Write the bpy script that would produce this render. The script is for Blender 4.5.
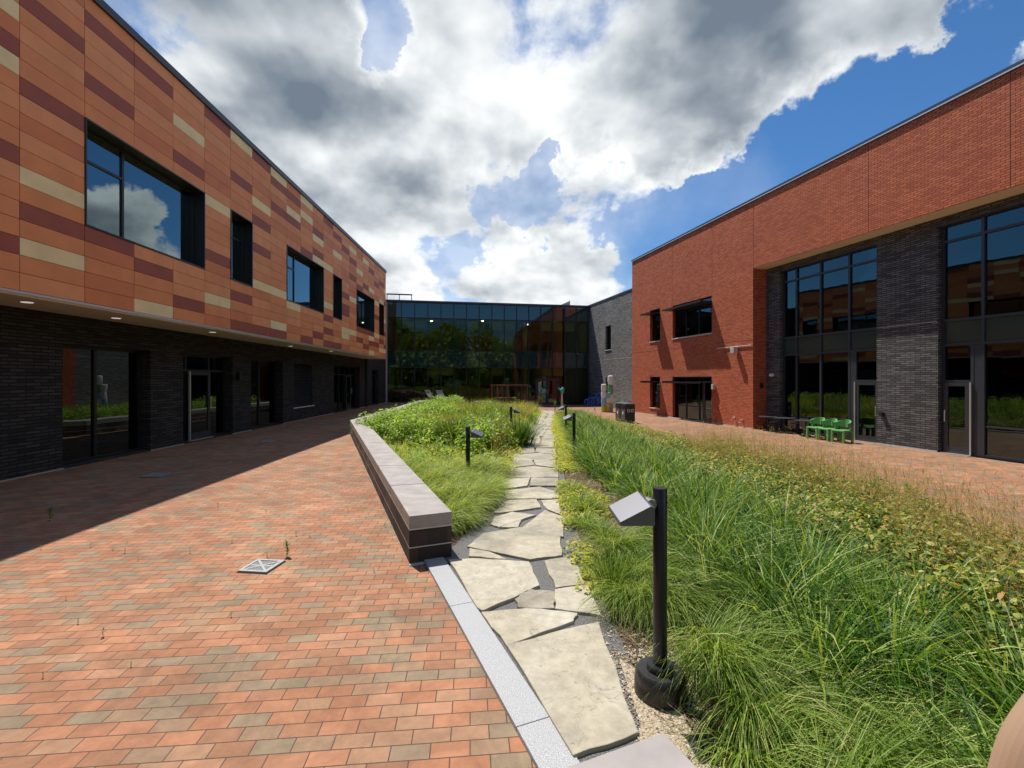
import bpy, math, random
import numpy as np
from mathutils import Vector, Matrix
random.seed(7); RNG = np.random.default_rng(11)
for o in list(bpy.data.objects): bpy.data.objects.remove(o)
S = bpy.context.scene; C = S.collection
# ------------------------------------------------------------------ camera / sky / sun / exposure
F, H, CX, HY = 460.0, 1.9, 512.0, 379.0
cd = bpy.data.cameras.new('camera'); cam = bpy.data.objects.new('camera', cd); C.objects.link(cam)
cam.location = (0, 0, H); cam.rotation_euler = (math.pi/2, 0, 0)
cd.sensor_width = 36; cd.lens = 36*F/1024; cd.shift_y = -5/1024; cd.clip_start = 0.02; cd.clip_end = 2000
S.camera = cam
SUN = Vector((-0.94, 1.16, 3.25)).normalized()
EL = math.asin(SUN.z); AZ = math.atan2(SUN.x, SUN.y)
sl = bpy.data.lights.new('sun', 'SUN'); sl.energy = 4.6; sl.angle = math.radians(0.5); sl.color = (1.0, 0.955, 0.88)
so = bpy.data.objects.new('sun', sl); C.objects.link(so); so.rotation_euler = (-SUN).to_track_quat('-Z', 'Y').to_euler()
so.location = (-20, 20, 60)
S.view_settings.view_transform = 'Standard'; S.view_settings.look = 'None'
S.view_settings.gamma = 1; S.view_settings.exposure = 0.44; S.view_settings.use_curve_mapping = False
S.cycles.max_bounces = 8; S.cycles.transparent_max_bounces = 16

def pdir(px, py):
    return Vector(((px-CX)/F, 1, (HY-py)/F)).normalized()

W = bpy.data.worlds.new('World'); S.world = W; W.use_nodes = True
nt = W.node_tree; nt.nodes.clear()
def N(tree, typ, **kw):
    n = tree.nodes.new(typ)
    for k, v in kw.items(): setattr(n, k, v)
    return n
def mathn(tree, op, a, b=None, c=None, clamp=False):
    n = N(tree, 'ShaderNodeMath', operation=op); n.use_clamp = clamp
    for i, v in enumerate((a, b, c)):
        if v is None: continue
        if isinstance(v, (int, float)): n.inputs[i].default_value = v
        else: tree.links.new(v, n.inputs[i])
    return n.outputs[0]
def build_sky():
    L = nt.links.new
    tc = N(nt, 'ShaderNodeTexCoord')
    sky = N(nt, 'ShaderNodeTexSky', sky_type='NISHITA'); sky.sun_disc = False
    sky.sun_elevation = EL; sky.sun_rotation = AZ; sky.ozone_density = 2.5; sky.air_density = 1.0; sky.dust_density = 0.4
    skyc = N(nt, 'ShaderNodeVectorMath', operation='MULTIPLY'); L(sky.outputs[0], skyc.inputs[0])
    k = 0.12; skyc.inputs[1].default_value = (k*0.32, k*0.56, k*0.76)
    sep = N(nt, 'ShaderNodeSeparateXYZ'); L(tc.outputs['Generated'], sep.inputs[0])
    zz = mathn(nt, 'ADD', mathn(nt, 'MAXIMUM', sep.outputs[2], 0.0), 0.50)
    u = mathn(nt, 'DIVIDE', sep.outputs[0], zz); v = mathn(nt, 'DIVIDE', sep.outputs[1], zz)
    cmb = N(nt, 'ShaderNodeCombineXYZ'); L(u, cmb.inputs[0]); L(v, cmb.inputs[1])
    def noise(scale, detail, rough, off, dist=0.0, src=None):
        mp = N(nt, 'ShaderNodeMapping'); mp.inputs['Location'].default_value = off
        L(src or cmb.outputs[0], mp.inputs[0])
        n = N(nt, 'ShaderNodeTexNoise'); n.inputs['Scale'].default_value = scale; n.inputs['Detail'].default_value = detail
        n.inputs['Roughness'].default_value = rough; n.inputs['Distortion'].default_value = dist
        L(mp.outputs[0], n.inputs['Vector']); return n.outputs[0]
    wn_ = N(nt, 'ShaderNodeTexNoise'); wn_.inputs['Scale'].default_value = 4.5; wn_.inputs['Detail'].default_value = 7; wn_.inputs['Roughness'].default_value = .6; L(tc.outputs['Generated'], wn_.inputs['Vector'])
    wc_ = N(nt, 'ShaderNodeVectorMath', operation='SUBTRACT'); L(wn_.outputs['Color'], wc_.inputs[0]); wc_.inputs[1].default_value = (.5, .5, .5)
    ww_ = N(nt, 'ShaderNodeVectorMath', operation='MULTIPLY_ADD'); L(wc_.outputs[0], ww_.inputs[0]); ww_.inputs[1].default_value = (.42, .42, .42); L(tc.outputs['Generated'], ww_.inputs[2])
    nm = N(nt, 'ShaderNodeVectorMath', operation='NORMALIZE'); L(ww_.outputs[0], nm.inputs[0])      # ragged cloud outlines
    def blob(px, py, rad_deg, amp):
        d = Vector(px).normalized() if isinstance(px, tuple) else pdir(px, py)
        dt = N(nt, 'ShaderNodeVectorMath', operation='DOT_PRODUCT'); dt.inputs[1].default_value = d
        L(nm.outputs[0], dt.inputs[0])
        mr = N(nt, 'ShaderNodeMapRange', interpolation_type='SMOOTHSTEP')
        L(dt.outputs['Value'], mr.inputs[0]); mr.inputs[1].default_value = math.cos(math.radians(rad_deg)); mr.inputs[2].default_value = 1.0
        mr.inputs[3].default_value = 0; mr.inputs[4].default_value = amp
        return mr.outputs[0]
    def add(lst):
        a = lst[0]
        for b in lst[1:]: a = mathn(nt, 'ADD', a, b)
        return a
    def vor(scale, off, det=2.5):
        mp = N(nt, 'ShaderNodeMapping'); mp.inputs['Location'].default_value = off
        wz = N(nt, 'ShaderNodeTexNoise'); wz.inputs['Scale'].default_value = 3.0; wz.inputs['Detail'].default_value = 6; L(cmb.outputs[0], wz.inputs['Vector'])
        wa = N(nt, 'ShaderNodeVectorMath', operation='MULTIPLY_ADD'); L(wz.outputs['Color'], wa.inputs[0]); wa.inputs[1].default_value = (.22, .22, 0); L(cmb.outputs[0], wa.inputs[2])
        L(wa.outputs[0], mp.inputs[0])
        n = N(nt, 'ShaderNodeTexVoronoi', feature='F1'); n.inputs['Scale'].default_value = scale;
        n.inputs['Detail'].default_value = det; n.inputs['Roughness'].default_value = .56; n.normalize = True
        L(mp.outputs[0], n.inputs['Vector']); return mathn(nt, 'SUBTRACT', 1.0, n.outputs['Distance'])
    na = noise(2.4, 8, 0.58, (3.1, 7.4, 0.0), 0.10); nb = noise(2.4, 5, 0.58, (3.1+.012, 7.4-.04, 0.0), 0.10); vo = vor(3.4, (.4, .2, 0))
    big = add([blob(420, 110, 34, .24), blob(190, 50, 30, .42), blob(650, 60, 22, .34), blob(790, 45, 15, .36), blob(560, 262, 10, .34), blob(420, 260, 14, .12), blob(860, 60, 10, .2),
        blob(1010, 60, 7, .55), blob(300, 200, 24, .2), blob(620, 150, 8, .2), blob(720, 130, 8, .2),
        blob(735, 230, 10, -.45), blob(830, 160, 10, -.65), blob(930, 110, 8, -.5), blob(950, 40, 5, -.45), blob(660, 215, 6, -.35),
        blob(535, 188, 5, -.42), blob(590, 195, 5, -.42), blob(480, 215, 4, -.2), blob(384, 30, 5, -.45), blob(395, 75, 3, -.3), blob(130, 0, 6, -.06), blob(460, 285, 4, -.2), blob((1, -.2, .55), 0, 42, .35), blob(925, 225, 9, .9)])  # the vector blob is an unseen eastern cloud, added to light the shaded facade
    d0 = mathn(nt, 'ADD', mathn(nt, 'ADD', mathn(nt, 'MULTIPLY_ADD', na, 1.7, -.82), mathn(nt, 'MULTIPLY_ADD', vo, 1.0, -.42)), big)
    cov = N(nt, 'ShaderNodeMapRange', interpolation_type='SMOOTHSTEP'); L(d0, cov.inputs[0])
    cov.inputs[1].default_value = 0.40; cov.inputs[2].default_value = 0.66
    sm0 = noise(2.6, 4, 0.5, (3.1, 7.4, 0.0), 0.1); sm1 = noise(2.6, 4, 0.5, (3.1+.03, 7.4-.09, 0.0), 0.1)
    relief = mathn(nt, 'ADD', mathn(nt, 'MULTIPLY', mathn(nt, 'SUBTRACT', sm0, sm1), 2.0), mathn(nt, 'ADD', mathn(nt, 'MULTIPLY', mathn(nt, 'SUBTRACT', na, nb), 2.0), mathn(nt, 'MULTIPLY_ADD', vo, .45, -.29)))
    thick = N(nt, 'ShaderNodeMapRange'); L(d0, thick.inputs[0]); thick.inputs[1].default_value = 0.55; thick.inputs[2].default_value = 1.25
    thick.inputs[3].default_value = 0.0; thick.inputs[4].default_value = 0.42
    br = add([mathn(nt, 'MULTIPLY_ADD', relief, 1.0, .66), blob(420, 200, 28, .19), blob(440, 100, 18, .07), blob(920, 215, 10, .2), blob(560, 260, 13, .14), blob(740, 140, 9, .16), blob(880, 50, 12, .12),
              blob(1010, 70, 8, .2), blob(610, 20, 22, -.06), blob(170, 20, 30, -.26), blob(320, 300, 20, .1), blob((1, -.2, .55), 0, 50, .35)])  # vector blob: brightness of the added unseen cloud that fills the facade
    br = mathn(nt, 'SUBTRACT', br, thick.outputs[0])
    rmp = N(nt, 'ShaderNodeValToRGB'); L(br, rmp.inputs[0])
    e = rmp.color_ramp.elements
    e[0].position = 0.0; e[0].color = (.13, .165, .21, 1); e[1].position = 0.95; e[1].color = (.78, .80, .80, 1)
    m = e.new(0.28); m.color = (.25, .285, .325, 1)
    m = e.new(0.56); m.color = (.45, .485, .515, 1)
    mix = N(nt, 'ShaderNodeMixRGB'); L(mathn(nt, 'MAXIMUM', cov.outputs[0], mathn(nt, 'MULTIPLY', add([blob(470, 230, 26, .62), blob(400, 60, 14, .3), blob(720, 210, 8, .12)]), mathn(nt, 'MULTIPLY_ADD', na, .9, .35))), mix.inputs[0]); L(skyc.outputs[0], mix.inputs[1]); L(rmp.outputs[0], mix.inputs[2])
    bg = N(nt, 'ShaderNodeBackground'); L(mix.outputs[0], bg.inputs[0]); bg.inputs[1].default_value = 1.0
    out = N(nt, 'ShaderNodeOutputWorld'); L(bg.outputs[0], out.inputs[0])
build_sky()

# ------------------------------------------------------------------ helpers
def new_mat(name):
    m = bpy.data.materials.new(name); m.use_nodes = True
    t = m.node_tree; return m, t, t.nodes['Principled BSDF']
def plain(name, col, rough=0.6, metal=0.0, var=0.0, scale=6.0, bump=0.0, spec=0.5):
    m, t, p = new_mat(name)
    p.inputs['Base Color'].default_value = (*col, 1); p.inputs['Roughness'].default_value = rough; p.inputs['Metallic'].default_value = metal
    p.inputs['Specular IOR Level'].default_value = spec
    if var or bump:
        tc = N(t, 'ShaderNodeTexCoord'); n = N(t, 'ShaderNodeTexNoise'); n.inputs['Scale'].default_value = scale; n.inputs['Detail'].default_value = 7
        t.links.new(tc.outputs['Object'], n.inputs['Vector'])
        if var:
            r = N(t, 'ShaderNodeMapRange'); t.links.new(n.outputs[0], r.inputs[0]); r.inputs[1].default_value = .3; r.inputs[2].default_value = .7
            r.inputs[3].default_value = 1-var; r.inputs[4].default_value = 1+var
            mx = N(t, 'ShaderNodeVectorMath', operation='SCALE'); mx.inputs[0].default_value = col; t.links.new(r.outputs[0], mx.inputs['Scale'])
            t.links.new(mx.outputs[0], p.inputs['Base Color'])
        if bump:
            b = N(t, 'ShaderNodeBump'); b.inputs['Strength'].default_value = bump; b.inputs['Distance'].default_value = .02
            t.links.new(n.outputs[0], b.inputs['Height']); t.links.new(b.outputs[0], p.inputs['Normal'])
    return m
def brick_mat(name, ramp, mortar, bw, bh, ms, vertical=True, rot=0.0, bump=.5, rough=.85, wear=.12, slub=0.0, stain=0.0):
    """running bond with one random tone per brick; wall faces use (x+y, z), ground uses (x, y)"""
    m, t, p = new_mat(name); L = t.links.new
    tc = N(t, 'ShaderNodeTexCoord')
    if vertical:
        s = N(t, 'ShaderNodeSeparateXYZ'); L(tc.outputs['Object'], s.inputs[0])
        c = N(t, 'ShaderNodeCombineXYZ'); L(mathn(t, 'ADD', s.outputs[0], s.outputs[1]), c.inputs[0]); L(s.outputs[2], c.inputs[1]); src = c.outputs[0]
    else:
        mp = N(t, 'ShaderNodeMapping'); mp.inputs['Rotation'].default_value = (0, 0, rot); L(tc.outputs['Object'], mp.inputs[0]); src = mp.outputs[0]
    if slub:
        nz = N(t, 'ShaderNodeTexNoise'); nz.inputs['Scale'].default_value = .7; L(src, nz.inputs['Vector'])
        ad = N(t, 'ShaderNodeVectorMath', operation='MULTIPLY_ADD'); L(nz.outputs['Color'], ad.inputs[0]); ad.inputs[1].default_value = (0, slub, 0); L(src, ad.inputs[2]); src = ad.outputs[0]
    b = N(t, 'ShaderNodeTexBrick'); L(src, b.inputs['Vector'])
    b.inputs['Color1'].default_value = (0, 0, 0, 1); b.inputs['Color2'].default_value = (1, 1, 1, 1); b.inputs['Mortar'].default_value = (0, 0, 0, 1)
    b.inputs['Scale'].default_value = 1; b.inputs['Mortar Size'].default_value = ms; b.inputs['Mortar Smooth'].default_value = .3
    b.inputs['Brick Width'].default_value = bw; b.inputs['Row Height'].default_value = bh; b.offset = .5
    r = N(t, 'ShaderNodeValToRGB'); r.color_ramp.interpolation = 'CONSTANT' if len(ramp) > 2 else 'LINEAR'; L(b.outputs['Color'], r.inputs[0])
    els = r.color_ramp.elements; els[0].position, els[0].color = ramp[0][0], (*ramp[0][1], 1); els[1].position, els[1].color = ramp[1][0], (*ramp[1][1], 1)
    for ps, col in ramp[2:]: e = els.new(ps); e.color = (*col, 1)
    n = N(t, 'ShaderNodeTexNoise'); n.inputs['Scale'].default_value = 14; n.inputs['Detail'].default_value = 8; n.inputs['Roughness'].default_value = .7; L(tc.outputs['Object'], n.inputs['Vector'])
    n2 = N(t, 'ShaderNodeTexNoise'); n2.inputs['Scale'].default_value = .55; n2.inputs['Detail'].default_value = 5; L(tc.outputs['Object'], n2.inputs['Vector'])
    v = mathn(t, 'ADD', mathn(t, 'MULTIPLY_ADD', n.outputs[0], wear*2.5, 1-wear*1.25), mathn(t, 'MULTIPLY_ADD', n2.outputs[0], wear*2.5, -wear*1.25))
    if stain:
        n4 = N(t, 'ShaderNodeTexNoise'); n4.inputs['Scale'].default_value = 1.9; n4.inputs['Detail'].default_value = 12; n4.inputs['Roughness'].default_value = .7; n4.inputs['Distortion'].default_value = .6; L(tc.outputs['Object'], n4.inputs['Vector'])
        m4 = N(t, 'ShaderNodeMapRange'); L(n4.outputs[0], m4.inputs[0]); m4.inputs[1].default_value = .42; m4.inputs[2].default_value = .62; m4.inputs[3].default_value = 1-stain; m4.inputs[4].default_value = 1+stain*.35
        v = mathn(t, 'MULTIPLY', v, m4.outputs[0])
    sc = N(t, 'ShaderNodeVectorMath', operation='SCALE'); L(r.outputs[0], sc.inputs[0]); L(v, sc.inputs['Scale'])
    mx = N(t, 'ShaderNodeMixRGB'); L(b.outputs['Fac'], mx.inputs[0]); L(sc.outputs[0], mx.inputs[1]); mx.inputs[2].default_value = (*mortar, 1)
    L(mx.outputs[0], p.inputs['Base Color']); p.inputs['Roughness'].default_value = rough; p.inputs['Specular IOR Level'].default_value = .35
    h = mathn(t, 'ADD', mathn(t, 'MULTIPLY', mathn(t, 'SUBTRACT', 1.0, b.outputs['Fac']), 1.0), mathn(t, 'MULTIPLY_ADD', n.outputs[0], .25, mathn(t, 'MULTIPLY', b.outputs['Color'], .3)))
    bp = N(t, 'ShaderNodeBump'); bp.inputs['Strength'].default_value = bump; bp.inputs['Distance'].default_value = .012; L(h, bp.inputs['Height']); L(bp.outputs[0], p.inputs['Normal'])
    return m
def glass_mat(name, tint, base=.06, ior=1.55, rough=.0):
    m = bpy.data.materials.new(name); m.use_nodes = True; t = m.node_tree; t.nodes.clear(); L = t.links.new
    tr = N(t, 'ShaderNodeBsdfTransparent'); tr.inputs[0].default_value = (*tint, 1)
    gl = N(t, 'ShaderNodeBsdfGlossy'); gl.inputs['Roughness'].default_value = rough; gl.inputs['Color'].default_value = (.72, .86, .88, 1)
    tc = N(t, 'ShaderNodeTexCoord'); nz = N(t, 'ShaderNodeTexNoise'); nz.inputs['Scale'].default_value = .8; L(tc.outputs['Object'], nz.inputs['Vector'])
    bp = N(t, 'ShaderNodeBump'); bp.inputs['Strength'].default_value = .05; bp.inputs['Distance'].default_value = .05; L(nz.outputs[0], bp.inputs['Height']); L(bp.outputs[0], gl.inputs['Normal'])
    fr = N(t, 'ShaderNodeFresnel'); fr.inputs[0].default_value = ior
    mx = N(t, 'ShaderNodeMixShader'); L(mathn(t, 'ADD', fr.outputs[0], base, clamp=True), mx.inputs[0]); L(tr.outputs[0], mx.inputs[1]); L(gl.outputs[0], mx.inputs[2])
    o = N(t, 'ShaderNodeOutputMaterial'); L(mx.outputs[0], o.inputs[0]); return m
def leaf_mat(name, stops, trans=.35, rough=.55, spec=.25):
    """one random tone per blade or leaf, part of the light passing through"""
    m = bpy.data.materials.new(name); m.use_nodes = True; t = m.node_tree; t.nodes.clear(); L = t.links.new
    g = N(t, 'ShaderNodeNewGeometry'); r = N(t, 'ShaderNodeValToRGB'); L(g.outputs['Random Per Island'], r.inputs[0])
    els = r.color_ramp.elements; els[0].position, els[0].color = stops[0][0], (*stops[0][1], 1); els[1].position, els[1].color = stops[-1][0], (*stops[-1][1], 1)
    for ps, c in stops[1:-1]: e = els.new(ps); e.color = (*c, 1)
    p = N(t, 'ShaderNodeBsdfPrincipled'); L(r.outputs[0], p.inputs['Base Color']); p.inputs['Roughness'].default_value = rough; p.inputs['Specular IOR Level'].default_value = spec
    tl = N(t, 'ShaderNodeBsdfTranslucent'); sc = N(t, 'ShaderNodeVectorMath', operation='MULTIPLY'); L(r.outputs[0], sc.inputs[0]); sc.inputs[1].default_value = (1.9, 1.7, .8); L(sc.outputs[0], tl.inputs[0])
    mx = N(t, 'ShaderNodeMixShader'); mx.inputs[0].default_value = trans; L(p.outputs[0], mx.inputs[1]); L(tl.outputs[0], mx.inputs[2])
    o = N(t, 'ShaderNodeOutputMaterial'); L(mx.outputs[0], o.inputs[0]); return m

class MB:
    def __init__(s): s.v = []; s.f = []; s.m = []
    def quad(s, a, b, c, d, mi=0):
        k = len(s.v); s.v += [a, b, c, d]; s.f.append((k, k+1, k+2, k+3)); s.m.append(mi)
    def box(s, x0, x1, y0, y1, z0, z1, mi=0, M=None):
        k = len(s.v); P = [(x0,y0,z0),(x1,y0,z0),(x1,y1,z0),(x0,y1,z0),(x0,y0,z1),(x1,y0,z1),(x1,y1,z1),(x0,y1,z1)]
        if M is not None: P = [tuple(M @ Vector(p)) for p in P]
        s.v += P
        for f in ((0,3,2,1),(4,5,6,7),(0,1,5,4),(1,2,6,5),(2,3,7,6),(3,0,4,7)): s.f.append(tuple(k+i for i in f)); s.m.append(mi)
    def prism(s, pts, z0, z1, mi=0):
        n = len(pts); k = len(s.v)
        zf0 = z0 if callable(z0) else (lambda x, y: z0); zf1 = z1 if callable(z1) else (lambda x, y: z1)
        s.v += [(x, y, zf0(x, y)) for x, y in pts] + [(x, y, zf1(x, y)) for x, y in pts]
        s.f.append(tuple(k+i for i in range(n-1, -1, -1))); s.m.append(mi); s.f.append(tuple(k+n+i for i in range(n))); s.m.append(mi)
        for i in range(n): j = (i+1) % n; s.f.append((k+i, k+j, k+n+j, k+n+i)); s.m.append(mi)
    def tube(s, pts, r, n=10, mi=0, cap=True):
        pts = [Vector(p) for p in pts]; rs = r if isinstance(r, (list, tuple)) else [r]*len(pts); k0 = len(s.v); N_ = len(pts)
        for i, p in enumerate(pts):
            d = (pts[min(i+1, N_-1)] - pts[max(i-1, 0)]).normalized()
            a = d.orthogonal().normalized() if abs(d.z) > .9 else d.cross(Vector((0, 0, 1))).normalized()
            if abs(d.z) > .9: a = Vector((1, 0, 0)); a = (a - d*a.dot(d)).normalized()
            b = d.cross(a)
            for j in range(n): q = p + (a*math.cos(2*math.pi*j/n) + b*math.sin(2*math.pi*j/n))*rs[i]; s.v.append(tuple(q))
        for i in range(N_-1):
            for j in range(n): a, b = k0+i*n+j, k0+i*n+(j+1) % n; s.f.append((a, b, b+n, a+n)); s.m.append(mi)
        if cap: s.f.append(tuple(k0+j for j in range(n-1, -1, -1))); s.m.append(mi); s.f.append(tuple(k0+(N_-1)*n+j for j in range(n))); s.m.append(mi)
    def build(s, name, mats, parent=None, bevel=0, smooth=False):
        me = bpy.data.meshes.new(name); me.from_pydata(s.v, [], s.f)
        for m in (mats if isinstance(mats, (list, tuple)) else [mats]): me.materials.append(m)
        me.polygons.foreach_set('material_index', s.m); me.update()
        o = bpy.data.objects.new(name, me); C.objects.link(o)
        if parent: o.parent = parent
        if bevel:
            b = o.modifiers.new('bevel', 'BEVEL'); b.width = bevel; b.segments = 2; b.limit_method = 'ANGLE'
        if smooth:
            me.polygons.foreach_set('use_smooth', [True]*len(me.polygons))
            e = o.modifiers.new('es', 'EDGE_SPLIT'); e.split_angle = math.radians(40)
        return o
def tag(o, label=None, cat=None, group=None, kind=None):
    if label: o['label'] = label
    if cat: o['category'] = cat
    if group: o['group'] = group
    if kind: o['kind'] = kind
    return o
def empty(name, loc=(0, 0, 0), rz=0, **kw):
    o = bpy.data.objects.new(name, None); C.objects.link(o); o.location = loc; o.rotation_euler.z = rz; o.empty_display_size = .2
    return tag(o, **kw)
def copy_tree(o, parent=None):
    c = o.copy(); C.objects.link(c)
    if parent: c.parent = parent
    for ch in list(o.children): copy_tree(ch, c)
    return c
def wallgrid(mb, x0, x1, z0, z1, y0, th, openings, mi=0):
    """a wall sheet of thickness th with rectangular openings, no inner faces"""
    xs = sorted({x0, x1, *[min(max(a, x0), x1) for o in openings for a in o[:2]]}); zs = sorted({z0, z1, *[min(max(a, z0), z1) for o in openings for a in o[2:4]]})
    nx, nz = len(xs)-1, len(zs)-1
    sol = [[not any(o[0]-1e-6 <= (xs[i]+xs[i+1])/2 <= o[1]+1e-6 and o[2]-1e-6 <= (zs[j]+zs[j+1])/2 <= o[3]+1e-6 for o in openings) for j in range(nz)] for i in range(nx)]
    g = lambda i, j: 0 <= i < nx and 0 <= j < nz and sol[i][j]
    y1 = y0+th
    for i in range(nx):
        for j in range(nz):
            if not sol[i][j]: continue
            a, b, c, d = xs[i], xs[i+1], zs[j], zs[j+1]
            mb.quad((a,y0,c),(b,y0,c),(b,y0,d),(a,y0,d),mi); mb.quad((b,y1,c),(a,y1,c),(a,y1,d),(b,y1,d),mi)
            if not g(i-1,j): mb.quad((a,y1,c),(a,y0,c),(a,y0,d),(a,y1,d),mi)
            if not g(i+1,j): mb.quad((b,y0,c),(b,y1,c),(b,y1,d),(b,y0,d),mi)
            if not g(i,j-1): mb.quad((a,y1,c),(b,y1,c),(b,y0,c),(a,y0,c),mi)
            if not g(i,j+1): mb.quad((a,y0,d),(b,y0,d),(b,y1,d),(a,y1,d),mi)

# facade frames: local x runs left to right seen from the court, local y runs into the building
class Frame:
    def __init__(s, ox, oy, dx, dy):
        l = math.hypot(dx, dy); s.o = (ox, oy); s.d = (dx/l, dy/l); s.n = (-s.d[1], s.d[0]); s.rz = math.atan2(dy, dx)
    def pt(s, u, y=0, z=0): return Vector((s.o[0]+u*s.d[0]+y*s.n[0], s.o[1]+u*s.d[1]+y*s.n[1], z))
    def U(s, px, y=0):
        r = (px-CX)/F; ox, oy = s.o[0]+y*s.n[0], s.o[1]+y*s.n[1]
        return (r*oy-ox)/(s.d[0]-r*s.d[1])
    def Z(s, px, py, y=0):
        p = s.pt(s.U(px, y), y); return H+(HY-py)/F*p.y
FL = Frame(-7.87, 0, -.026, 1)                       # terracotta building
FR = Frame(8.15, 31.2, .2435, -1)                    # red brick building
FG = Frame(-10.06, 37.3, 16.74, 3.1)                 # glass building
def gz(x, y):
    d = (15.75-.2435*y-x)*.9716
    return -.34*min(max((11-d)/7, 0), 1)
def at(px, py, dz=0.0):
    z = dz
    for _ in range(12):
        Y = F*(H-z)/(py-HY); X = (px-CX)/F*Y; z = gz(X, Y)+dz
    return X, Y

# ------------------------------------------------------------------ materials
M_red = brick_mat('red brick', [(0, (.44, .088, .036)), (1, (.64, .165, .066))], (.22, .07, .038), .20, .0677, .011, bump=1.0, wear=.14)
M_dark = brick_mat('charcoal brick', [(0, (.016, .015, .016)), (1, (.055, .050, .049))], (.008, .008, .008), .30, .0677, .012, bump=1.0, wear=.2)  # near-black mortar also paints the shadows between the brick rows
M_pier = brick_mat('sunlit charcoal brick', [(0, (.06, .058, .056)), (1, (.17, .16, .15))], (.022, .021, .02), .30, .0677, .012, bump=1.0, wear=.25)  # charcoal brick painted paler for the grazing sun on the pier
M_grey = brick_mat('grey brick', [(0, (.13, .13, .12)), (1, (.30, .29, .265))], (.07, .07, .065), .30, .0677, .011, bump=.9, wear=.2)
M_pave = brick_mat('clay pavers', [(0, (.34, .150, .078)), (.16, (.385, .175, .093)), (.32, (.30, .145, .080)), (.44, (.35, .195, .112)), (.58, (.29, .180, .108)), (.70, (.245, .180, .112)), (.80, (.33, .158, .086)), (.88, (.27, .19, .12)), (.95, (.39, .20, .115))],
                   (.075, .05, .035), .203, .1015, .0032, vertical=False, rot=math.radians(-5.2), bump=.6, wear=.26, slub=.012, stain=.24)
M_terr = [plain('terracotta panel '+n, c, .62, var=.09, scale=2.2, bump=.04) for n, c in
          (('orange', (.68, .235, .085)), ('deep orange', (.61, .19, .068)), ('soft orange', (.72, .275, .11)), ('maroon', (.30, .070, .042)), ('cream', (.80, .61, .33)))]
M_joint = plain('panel joint backing', (.10, .045, .03), .9)
M_black = plain('black window metal', (.012, .013, .016), .4)
M_frame = plain('dark grey aluminium', (.045, .05, .06), .4, .3)
M_cope = plain('dark metal coping', (.06, .065, .08), .4, .5)
M_alu = plain('pale aluminium trim', (.6, .6, .6), .35, .6)
M_soff = plain('tan soffit board', (.66, .56, .42), .7, var=.04)
M_glass = glass_mat('tinted glass', (.18, .25, .24), .06)
M_glassu = glass_mat('reflective upper glass', (.20, .34, .38), .22)
M_glass2 = glass_mat('green curtain glass', (.74, .78, .60), .0, ior=1.42)
M_span = plain('teal spandrel glass', (.012, .035, .038), .03, spec=1.0)
M_spang = plain('grey green spandrel glass', (.03, .055, .045), .12, spec=.7)
M_int = plain('interior plaster', (.42, .40, .36), .8)
M_intd = plain('interior floor', (.12, .11, .10), .6)
M_cap = plain('bluestone cap', (.31, .275, .255), .6, var=.20, scale=4, bump=.15)
M_conc = plain('light concrete', (.5, .48, .45), .8, var=.1)
M_mulch = plain('bark mulch', (.085, .05, .032), .95, var=.5, scale=40, bump=1.0)
M_flag = None

# ------------------------------------------------------------------ the ground
def grid_sheet(name, x0, x1, y0, y1, nx, ny, zf, mat, label=None):
    xs = np.linspace(x0, x1, nx); ys = np.linspace(y0, y1, ny)
    v = [(x, y, zf(x, y)) for y in ys for x in xs]; f = [(j*nx+i, j*nx+i+1, (j+1)*nx+i+1, (j+1)*nx+i) for j in range(ny-1) for i in range(nx-1)]
    me = bpy.data.meshes.new(name); me.from_pydata(v, [], f); me.materials.append(mat)
    o = bpy.data.objects.new(name, me); C.objects.link(o); tag(o, kind='structure'); return o
grid_sheet('ground', -600, 600, -600, 600, 3, 3, lambda x, y: -.5, plain('far grass ground', (.09, .12, .04), .9, var=.3, scale=.05))
grid_sheet('paving', -14, 19, -8, 46, 67, 109, gz, M_pave)
def poly_sheet(name, pts, dz, mat, th=.0):
    from mathutils.geometry import delaunay_2d_cdt
    xs = [p[0] for p in pts]; ys = [p[1] for p in pts]; grid = []
    def inside(x, y):
        c = False; j = len(pts)-1
        for i in range(len(pts)):
            xi, yi = pts[i]; xj, yj = pts[j]
            if (yi > y) != (yj > y) and x < (xj-xi)*(y-yi)/(yj-yi)+xi: c = not c
            j = i
        return c
    y = min(ys)
    while y < max(ys):
        x = min(xs)
        while x < max(xs):
            if inside(x, y): grid.append(Vector((x, y)))
            x += .6
        y += .6
    vin = [Vector(p) for p in pts]+grid
    r = delaunay_2d_cdt(vin, [], [list(range(len(pts)))], 1, 1e-5)
    me = bpy.data.meshes.new(name); me.from_pydata([(p.x, p.y, gz(p.x, p.y)+dz) for p in r[0]], [], [tuple(q) for q in r[2]]); me.materials.append(mat)
    o = bpy.data.objects.new(name, me); C.objects.link(o); tag(o, kind='structure'); return o, inside

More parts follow.
